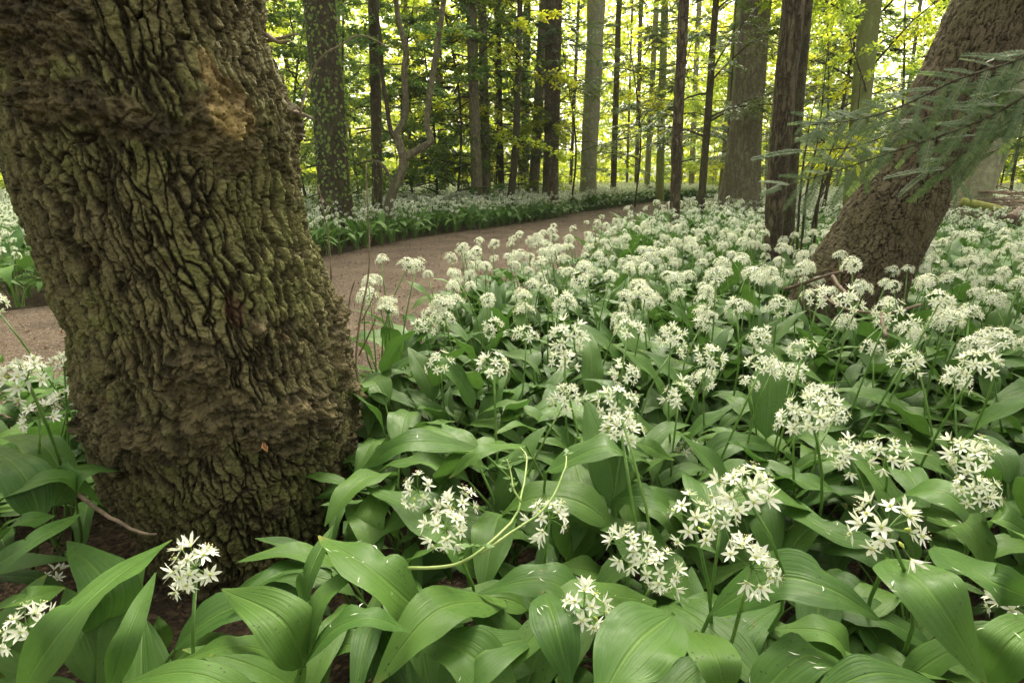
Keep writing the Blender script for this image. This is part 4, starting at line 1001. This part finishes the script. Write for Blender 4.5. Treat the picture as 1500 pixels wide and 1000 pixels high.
def ok_far(x, y):
    px, py, dp = to_px((x, y, .2)); return side(x, y) > 0 and dp > 0 and -500 < px < 2000 and math.hypot(x, y) < 9.5
farpts = [(x, y, 0) for x, y in sample(-9, 6, 1, 9.5, lambda x, y: .135, 60000, ok_far)]
scatter('garlic_bank', 'bank of flowering wild garlic along the far side of the path', 'ground cover', farpts, C3, 6)
def ok_patch(x, y):
    r_ = math.hypot(x, y)
    if r_ > 46: return False
    px, py, dp = to_px((x, y, .2))
    if dp < 0 or px < -500 or px > 2000: return False
    s = side(x, y)
    if s == 0: return False
    if s < 0: return y > 6.3 and min(abs(poly_y(NE, x) - y), 9) > .3
    return r_ > 9.0 and abs(poly_y(FE, x) - y) > .35
pp = [(x, y, 0) for x, y in sample(-32, 34, 5, 46, lambda x, y: .2499, 90000, ok_patch)]
pp = [p for p in pp if rng.random() < (.75 if p[1] < 20 else .5)]
scatter('distant_garlic', 'white haze of distant wild garlic between the far trunks', 'ground cover', pp, C2, 6, .9, 1.2)
# edging where the path narrows
edge = []
for i in range(700):
    x = rng.uniform(1.5, 9); ye = poly_y(NE, x)
    for E, s in ((NE, -1), (FE, 1)):
        yy = poly_y(E, x) + s * rng.uniform(.05, .5)
        if yy > 6.2: edge.append((x, yy, 0))
scatter('path_edging', 'wild garlic fringing both sides of the path in the distance', 'ground cover', edge, C1, 9)

# ------------------------------------------------------------ labels that single things out
MARKS = [(-400, 'the left edge'), (300, 'the big burred trunk'), (480, 'the ivy clad trunk'), (550, 'the dark slim trunk'), (575, 'the forked tree'), (694, 'the shooted grey trunk'), (752, 'the leaning yew stem'), (809, 'the stout brown trunk'),
         (868, 'the pale fluted trunk'), (903, 'the slim brown trunk'), (955, 'the thin pale trunk'), (995, 'the slender reddish trunk'), (1038, 'the stem with bare branches'), (1095, 'the large grey trunk'), (1155, 'the twin trunks'), (1262, 'the smooth green trunk'), (1350, 'the leaning trunk'), (1900, 'the right edge')]
ORD = ['', 'second ', 'third ', 'fourth ', 'fifth ', 'sixth ', 'seventh ', 'eighth ']
def relabel(prefix_group, what):
    gaps = {}
    for o in COL.objects:
        if o.get('group') == prefix_group:
            x = to_px((o.location.x, o.location.y, 1.5))[0]
            k = max(i for i, m_ in enumerate(MARKS) if m_[0] <= max(x, -399)); gaps.setdefault(min(k, len(MARKS) - 2), []).append((x, o))
    for k, L_ in gaps.items():
        L_.sort(key=lambda t_: t_[0])
        for i, (x, o) in enumerate(L_):
            pos = '' if len(L_) == 1 else ('leftmost ' if i == 0 else ORD[min(i, 7)])
            o['label'] = '%s%s between %s and %s' % (pos, what, MARKS[k][1], MARKS[k + 1][1])
relabel('bright leafy saplings in the back', 'bright sapling'); relabel('distant trunks at the back of the wood', 'distant trunk')
relabel('dark hollies behind the path bank', 'dark holly'); relabel('feathery young yews in the wood', 'young yew')
# garlic plants near enough to be picked out: number of umbels and place in the picture
LMK = [(270, 826, 'the umbel leaning over the trunk foot'), (57, 851, 'the small umbel at the left edge'), (35, 538, 'the tall loose umbel beside the path'), (650, 740, 'the paired umbels right of the big trunk'), (806, 752, 'the lone round umbel at bottom centre'),
       (945, 815, 'the drooping umbel right of centre'), (1080, 720, 'the dense cluster of large umbels'), (1304, 754, 'the large flat umbel at lower right'), (1497, 886, 'the star umbel on the right edge'), (1420, 680, 'the loose umbels at the right edge'),
       (1285, 655, 'the row of three umbels'), (1190, 590, 'the tall cream umbel'), (1008, 658, 'the lone globe umbel'), (765, 680, 'the bent tip of the cut stalk'), (600, 832, 'the cut end of the green stalk'), (540, 470, 'the dead sapling'),
       (1200, 405, 'the forked fallen branch'), (1297, 490, 'the spur of the crooked twig'), (1140, 352, 'the twin trunks'), (988, 322, 'the slender reddish trunk'), (1430, 400, 'the right flank of the leaning trunk'), (850, 345, 'the narrowing bend of the path'),
       (700, 385, 'the middle of the near path edge'), (490, 640, 'the burr ring of the big trunk'), (845, 605, 'the small umbel above the arching leaves'), (1084, 304, 'the large grey trunk'), (1500, 540, 'the right edge'), (1130, 828, 'the umbel bending right of the dense cluster'), (300, 980, 'the long leaf at the bottom left'), (750, 1000, 'the middle of the bottom edge')]
buckets = {}
for o in list(COL.objects):
    if o.get('category') == 'plant' and o.get('group'):
        nu = sum(1 for c in o.children if c.name.startswith('umbel')); px, py, dp = to_px(o.location + Vector((0, 0, .28)))
        k = min(range(len(LMK)), key=lambda i_: math.hypot(LMK[i_][0] - px, (LMK[i_][1] - py) * 1.6)); dx, dy = px - LMK[k][0], (py - LMK[k][1]) * 1.6
        dr = ('right of' if dx > 0 else 'left of') if abs(dx) > abs(dy) else ('in front of' if dy > 0 else 'behind')
        buckets.setdefault((k, dr, nu), []).append((math.hypot(dx, dy), o))
for (k, dr, nu), L_ in buckets.items():
    L_.sort(key=lambda t_: t_[0])
    for i, (_, o) in enumerate(L_):
        a = ['leafy flowerless garlic', 'garlic with one umbel', 'garlic with two umbels', 'garlic with three umbels'][min(nu, 3)]
        o['label'] = '%s, %s %s %s' % (a, (['nearest'] + ['second', 'third', 'fourth', 'fifth', 'sixth', 'seventh', 'eighth', 'ninth', 'tenth', 'eleventh', 'twelfth', 'thirteenth', 'fourteenth', 'fifteenth', 'sixteenth'])[min(i, 15)], dr, LMK[k][2])

# ------------------------------------------------------------ litter, petals, sticks
rs = np.random.RandomState(77)
mb = MB()
for i in range(4200):
    if i < 2700:
        u = rs.rand(); k = int(rs.uniform(20, 110)); p = NE[k] * (1 - u) + FE[k] * u; z = .014
        if u > .15 and u < .85 and rs.rand() < .35: continue
    else:
        a = rs.uniform(-1.2, 1.2); r_ = rs.uniform(.4, 2.6); p = (math.sin(a) * r_, math.cos(a) * r_); z = .006
    L_ = rs.uniform(.006, .022); w_ = L_ * rs.uniform(.15, .35); an = rs.rand() * 6.28; c_, s2 = math.cos(an), math.sin(an)
    q_ = [(-L_ / 2, 0, 0), (0, -w_, rs.uniform(0, .006)), (L_ / 2, 0, rs.uniform(0, .01)), (0, w_, rs.uniform(0, .006)), (0, 0, -.002)]
    V_ = [(p[0] + x * c_ - y * s2, p[1] + x * s2 + y * c_, z + zz) for x, y, zz in q_]
    mb.add(V_, None, [(0, 1, 4), (1, 2, 4), (2, 3, 4), (3, 0, 4)], int(rs.rand() < .25))
thing('leaf_litter', 'scattered dry brown leaves and husks on soil and path', 'litter', me=mb.mesh('leaf_litter', [DEADLEAF, TWIG]), kind='stuff')
# fallen petals on the broad leaves
dg = None
def drop_petals(n, name):
    vs_, ps_ = [], []
    off = 0
    for o in list(COL.objects):
        if o.parent in KP and o.name.startswith('leaf') and o.data.name.startswith('key_leaf'):
            m_ = Matrix.Translation(o.parent.location)
            for v in o.data.vertices: vs_.append(m_ @ v.co)
            for p in o.data.polygons:
                if p.material_index == 0: ps_.append([i + off for i in p.vertices])
            off += len(o.data.vertices)
    bv = BVHTree.FromPolygons(vs_, ps_); mb = MB(); r = random.Random(5); c = 0
    hot = [on_z(r.uniform(500, 1480), r.uniform(700, 980), .25) for _ in range(16)]
    for _ in range(n):
        h_ = r.choice(hot); x, y = (h_.x + r.gauss(0, .02), h_.y + r.gauss(0, .02)) if r.random() < .6 else (r.uniform(-.5, .6), r.uniform(.25, 1))
        hit = bv.ray_cast(Vector((x, y, .5)), Vector((0, 0, -1)))
        if hit[0] is None or abs(hit[1].z) < .5: continue
        nrm = hit[1] if hit[1].z > 0 else -hit[1]
        M = Matrix.Translation(hit[0] + nrm * .0012) @ align(nrm, r.uniform(0, 6.28)); L_ = r.uniform(.0025, .005); w_ = L_ * r.uniform(.08, .16)
        q_ = [(-L_, 0, 0), (0, -w_ + L_ * .2, .0006), (L_, r.uniform(-.001, .001), .0012), (0, w_ + L_ * .2, .0006)]
        mb.add([M @ Vector(v) for v in q_], [(0, 1, 2, 3)], None, 0 if r.random() < .8 else 1)
    if mb.n: thing(name, 'tiny fallen white petals lying on the broad foreground leaves', 'petals', me=mb.mesh(name, [PETAL, DEADLEAF]), kind='stuff')
drop_petals(230, 'fallen_petals')

def stick(name, label, paths, material, cat='branch'):
    o = None
    base = paths[0][0][0]
    e = thing(name, label, cat, base)
    for i, (pts, r0, r1) in enumerate(paths):
        mb = MB(); twig_mb(mb, [Vector(p) - base for p in pts], r0, r1, 7, jit=r0 * .5); part('stem' if i == 0 else 'twig', mb.mesh('stick', material), e)
    return e
def sz(l, z=None): return [on_z(a, b, c) for a, b, c in l]
stick('fallen_branch', 'forked reddish dead branch lying on the flowers before the leaning trunk', [
    (sz([(1150, 424, .30), (1185, 412, .33), (1210, 404, .35), (1258, 391, .37)]), .0055, .003),
    (sz([(1220, 404, .35), (1228, 418, .345), (1240, 430, .34), (1242, 440, .33)]), .005, .0035)], REDTWIG)
stick('fallen_branch', 'crooked brown twig with a down pointing spur among the umbels', [
    (sz([(1195, 416, .31), (1215, 440, .32), (1250, 455, .33), (1290, 458, .34), (1320, 455, .345), (1348, 446, .35)]), .003, .003),
    (sz([(1292, 458, .34), (1293, 475, .335), (1299, 494, .33)]), .004, .003)], REDTWIG)
def sy(l): return [on_y(a, b, c) for a, b, c in l]
stick('dead_sapling', 'thin leafless brown shoot with side twigs beside the right edge of the big trunk', [
    (sy([(535, 590, 1.12), (522, 540, 1.12), (527, 470, 1.14), (540, 400, 1.15), (540, 330, 1.16), (536, 240, 1.17)]), .003, .0012),
    (sy([(522, 545, 1.12), (507, 500, 1.12), (512, 440, 1.14), (520, 410, 1.14)]), .0022, .0012), (sy([(526, 520, 1.13), (545, 480, 1.12), (552, 460, 1.12)]), .002, .001), (sy([(530, 470, 1.14), (545, 440, 1.14), (550, 420, 1.14)]), .0015, .0008)], TWIG)
stick('dead_sapling', 'thin dry shoot standing against the path right of the big trunk', [
    (sy([(487, 480, 1.2), (484, 380, 1.2), (476, 320, 1.2), (466, 270, 1.2)]), .0022, .001), (sy([(478, 310, 1.2), (486, 300, 1.2)]), .001, .0006), (sy([(479, 300, 1.2), (462, 276, 1.2)]), .001, .0006)], TWIG)
stick('dead_twig', 'dry curved twig lying left of the trunk foot', [(sz([(98, 712, .2), (150, 750, .19), (200, 778, .17), (230, 782, .16)]), .003, .0015)], TWIG)
stick('dead_twig', 'thin brown twig on the soil under the trunk', [(sz([(268, 950, .03), (300, 928, .03), (335, 908, .04)]), .002, .001)], TWIG)
e = stick('cut_stalk', 'pale green cut stalk lying across the leaves in the centre foreground', [
    (sz([(598, 832, .25), (660, 828, .262), (705, 805, .272), (752, 760, .28), (765, 720, .29), (772, 672, .30), (762, 655, .3)]), .0016, .0008),
    (sz([(700, 812, .268), (745, 782, .275), (800, 742, .285), (826, 690, .3), (830, 668, .3)]), .0014, .0008),
    (sz([(764, 735, .29), (752, 715, .3), (748, 690, .31), (742, 672, .32)]), .0012, .0006)], simple('stalk_green', (.17, .27, .06), .5, .4, nscale=40, c2=(.28, .34, .11), bump=.5), 'stalk')
mb = MB(); rk = random.Random(9)
for (px, py, z) in [(748, 700, .3), (744, 685, .31), (750, 712, .3), (742, 675, .315), (690, 800, .28), (705, 798, .28), (680, 806, .275), (768, 668, .3), (830, 664, .3)]:
    for j in range(4):
        p = on_z(px, py, z) - e.location; a = rk.uniform(0, 6.28); L_ = rk.uniform(.006, .013); d = Vector((math.cos(a), math.sin(a), rk.uniform(-.2, .6))) * L_; s2 = Vector((-math.sin(a), math.cos(a), 0)) * L_ * .28
        mb.add([p, p + d * .5 + s2, p + d, p + d * .5 - s2], [(0, 1, 2, 3)])
part('leaflets', mb.mesh('leaflets', [LEAF]), e, kind='stuff')
# curled dead leaf caught on the bark
p = surf(400, 640); mb = MB(); d_ = np.array([0, -.03, 0]); c_ = p + d_
for k in range(4):
    a = k * 1.3; mb.add([c_ + [-.001, 0, .011], c_ + [.003 * math.cos(a), .003 * math.sin(a), .003 - k * .002], c_ + [.003, -.001 - k * .001, -.010 + k * .002], c_ + [.005 * math.cos(a + .8), .004 * math.sin(a + .8), -.002]], [(0, 1, 2, 3)])
thing('dead_leaf', 'curled orange dead leaf caught on the burr of the big trunk', 'leaf', me=mb.mesh('dead_leaf', simple('orange_leaf', (.6, .3, .14), .6, .3)))

# ------------------------------------------------------------ fir branches in front of the leaning tree
def spray_mesh(seed, L_=.16, tip=False):
    rs = np.random.RandomState(seed); mb = MB(); k = 9
    s = np.linspace(0, 1, k); P_ = np.stack([s * L_, rs.uniform(-.01, .01) * s, -.16 * L_ * s ** 2 + .01 * s], 1)
    V_, Q_, T_ = tube(P_, np.linspace(.0012, .0006, k), 4, False); mb.add(V_, Q_, T_, 0)
    n = int(L_ / .0037)
    for i in range(n):
        u = (i + .5) / n; p = np.array([np.interp(u, s, P_[:, j]) for j in range(3)])
        nl_ = .022 * (1 - .45 * u ** 3) * rs.uniform(.8, 1.1) * (.6 + .4 * min(1, u * 5))
        for sg in (-1, 1):
            d = np.array([.55 + rs.uniform(-.12, .12), sg, rs.uniform(-.15, .15)]); d /= np.linalg.norm(d); w_ = np.array([.0018, 0, 0.0002])
            a = p; b = p + d * nl_ * .5 + [0, 0, .0012]; c = p + d * nl_
            mb.add([a - w_ * .6, b - w_, c, b + w_, a + w_ * .6], [(0, 1, 3, 4)], [(1, 2, 3)], 2 if (tip and u > .62) else 1)
    return mb.mesh('spray', [TWIG, FIRG, FIRTIP], smooth=False)
SPR = [spray_mesh(i, .10 + .02 * i, i == 2) for i in range(5)]
def fir_branch(label, pts, n, seed, r0=.0038):
    P_ = spline(sy(pts), 40); base = Vector(P_[0]); e = thing('fir_branch', label, 'branch', base); rs = random.Random(seed)
    mb = MB(); V_, Q_, T_ = tube(P_ - np.array(base), np.linspace(r0, .001, 40), 6); mb.add(V_, Q_, T_); part('bough', mb.mesh('bough', [BARK_DARK]), e)
    for i in range(n):
        u = (.1 + .9 * (i + .5) / n); j = min(38, int(u * 39)); p = Vector(P_[j]); d = (Vector(P_[j + 1]) - p).normalized()
        sg = 1 if i % 2 else -1; fn = Vector((rs.uniform(-.2, .2), -.8, .6 + rs.uniform(-.25, .25))).normalized(); sd = fn.cross(d).normalized() * sg
        dir_ = (d * rs.uniform(.5, .9) + sd * rs.uniform(.55, .9) + Vector((0, rs.uniform(-.2, .2), rs.uniform(-.25, .12)))).normalized()
        if i >= n - 1: dir_ = d
        x = dir_; z = fn; y = z.cross(x).normalized(); z = x.cross(y)
        M = Matrix((x, y, z)).transposed().to_4x4(); M.translation = p - base
        s = (.8 - .15 * u) * rs.uniform(.6, 1.15)
        part('spray', rs.choice(SPR), e, M=M @ Matrix.Scale(s, 4))
        if rs.random() < .5: # a second order spray hanging off the first
            M2 = M @ Matrix.Translation((.045 * s, 0, -.002)) @ Matrix.Rotation(rs.choice((-.8, .8)), 4, 'Z') @ Matrix.Rotation(rs.uniform(.1, .5), 4, 'Y') @ Matrix.Scale(s * .8, 4)
            part('spray', rs.choice(SPR), e, M=M2)
fir_branch('upper blue green fir branch reaching in from the right across the leaning trunk', [(1560, 60, 1.35), (1480, 92, 1.38), (1400, 118, 1.4), (1310, 160, 1.42), (1240, 178, 1.45), (1185, 180, 1.46)], 25, 1)
fir_branch('lowest long fir branch whose tip points left to the twin trunks', [(1560, 100, 1.3), (1470, 160, 1.34), (1390, 195, 1.38), (1300, 225, 1.42), (1220, 252, 1.46), (1135, 278, 1.5)], 28, 2)
fir_branch('middle fir branch fanning over the left edge of the leaning trunk', [(1560, 85, 1.4), (1470, 130, 1.42), (1390, 160, 1.45), (1320, 190, 1.48), (1250, 215, 1.5), (1165, 222, 1.54)], 22, 3)
fir_branch('short fir branch hanging over the right side of the leaning trunk', [(1570, 120, 1.3), (1510, 160, 1.33), (1460, 190, 1.36), (1410, 225, 1.4), (1370, 262, 1.42)], 16, 4)
fir_branch('fir branch end showing at the right edge beside the pale trunk', [(1580, 150, 1.7), (1530, 185, 1.75), (1490, 205, 1.8), (1450, 225, 1.85)], 12, 5)

# brush heap and mossy log at the far right
hp = on_y(1478, 318, 5.0); e = thing('brush_heap', 'low brown heap of dead branches at the right edge', 'brush heap', (hp.x, hp.y, 0))
MOSS = simple('moss', (.16, .19, .04), .9, .1, nscale=25, c2=(.26, .24, .08), bump=.6)
rk = random.Random(2); mb = MB()
for i in range(260):
    c_ = Vector((rk.gauss(.1, .42), rk.gauss(0, .3), 0)); c_.z = max(.03, .42 * math.exp(-(c_.x / .6) ** 2) * rk.random() + .05 + rk.random() * .12)
    a = rk.uniform(-.7, .7); d = Vector((math.cos(a), math.sin(a), rk.uniform(-.25, .25))) * rk.uniform(.1, .4)
    twig_mb(mb, [c_ - d, c_ + Vector((0, 0, rk.uniform(-.03, .03))), c_ + d], rk.uniform(.004, .012), .003, 5, 5)
part('branches', mb.mesh('branches', [TWIG]), e, kind='stuff')
mound = MB(); nn_ = 20
gv = [(x / nn_ * 2.2 - 1.1, y / nn_ * 1.6 - .8) for x in range(nn_ + 1) for y in range(nn_ + 1)]
gv = [(x, y, .36 * math.exp(-(x / .65) ** 2 - (y / .45) ** 2) + .04 * math.sin(x * 9 + y * 7) * math.exp(-x * x * 2) - .02) for x, y in gv]
mound.add(gv, [(i * (nn_ + 1) + j, (i + 1) * (nn_ + 1) + j, (i + 1) * (nn_ + 1) + j + 1, i * (nn_ + 1) + j + 1) for i in range(nn_) for j in range(nn_)])
part('soil_mound', mound.mesh('soil_mound', [SOIL]), e)
for nm, l_, (a, b, c), r_, m_ in (('mossy_log', 'yellow mossy log lying on the brush heap', ((1408, 296, 4.7), (1445, 303, 4.6), (1480, 312, 4.5)), .035, MOSS), ('dead_log', 'pale dead log end sticking out of the heap at the right edge', ((1478, 322, 4.2), (1500, 308, 4.3), (1540, 290, 4.4)), .04, REDTWIG)):
    p_ = [on_y(*a), on_y(*b), on_y(*c)]; b0 = p_[0].copy(); mb = MB(); twig_mb(mb, [p - b0 for p in p_], r_, r_ * .8, 10, 12, jit=.008); thing(nm, l_, 'log', b0, me=mb.mesh(nm, m_))
# thin upright bare shoots between the twin trunks and the leaning trunk
for i, (a, b, c) in enumerate(((1172, 350, 1205), (1180, 355, 1255), (1166, 350, 1188), (1190, 350, 1228))):
    t_ = 60 + 40 * i
    stick('bare_shoot', ['thin shoot leaning steeply beside the twin trunks', 'longest arching shoot reaching toward the leaning trunk', 'nearly upright thin shoot hugging the dark twin trunk', 'thin shoot with a bent top behind the lowest fir branch'][i],
          [(sy([(a, b + 40, 3.0), (a + (c - a) * .3, 280, 3.0), (c - 5, 190 + i * 5, 3.05), (c + 8, t_, 3.1)]), .008, .002), (sy([(a + (c - a) * .5, 250, 3.0), (a + (c - a) * .5 + 25, 215, 3.0)]), .003, .001), (sy([(a + (c - a) * .3, 290, 3.0), (a + 34, 262, 3.0), (a + 60, 250, 3.0)]), .003, .001)], BARK_DARK, 'shoot')

# ------------------------------------------------------------ faint air between the trees
hz = bpy.data.meshes.new('haze'); x0, x1, y0, y1, z0_, z1_ = -70, 70, -12, 75, -1.5, 24
hz.from_pydata([(x, y, z) for z in (z0_, z1_) for x, y in ((x0, y0), (x1, y0), (x1, y1), (x0, y1))], [], [(3, 2, 1, 0), (4, 5, 6, 7), (0, 1, 5, 4), (1, 2, 6, 5), (2, 3, 7, 6), (3, 0, 4, 7)])
hm_ = bpy.data.materials.new('haze'); hm_.use_nodes = True; hn = hm_.node_tree; hn.nodes.clear()
pv = hn.nodes.new('ShaderNodeVolumePrincipled'); ho = hn.nodes.new('ShaderNodeOutputMaterial'); pv.inputs['Density'].default_value = .0011; pv.inputs['Color'].default_value = (.95, .97, .85, 1); pv.inputs['Anisotropy'].default_value = .3
hn.links.new(pv.outputs[0], ho.inputs['Volume']); hz.materials.append(hm_)
thing('haze', 'faint pale air between the trees', 'haze', me=hz, kind='stuff')
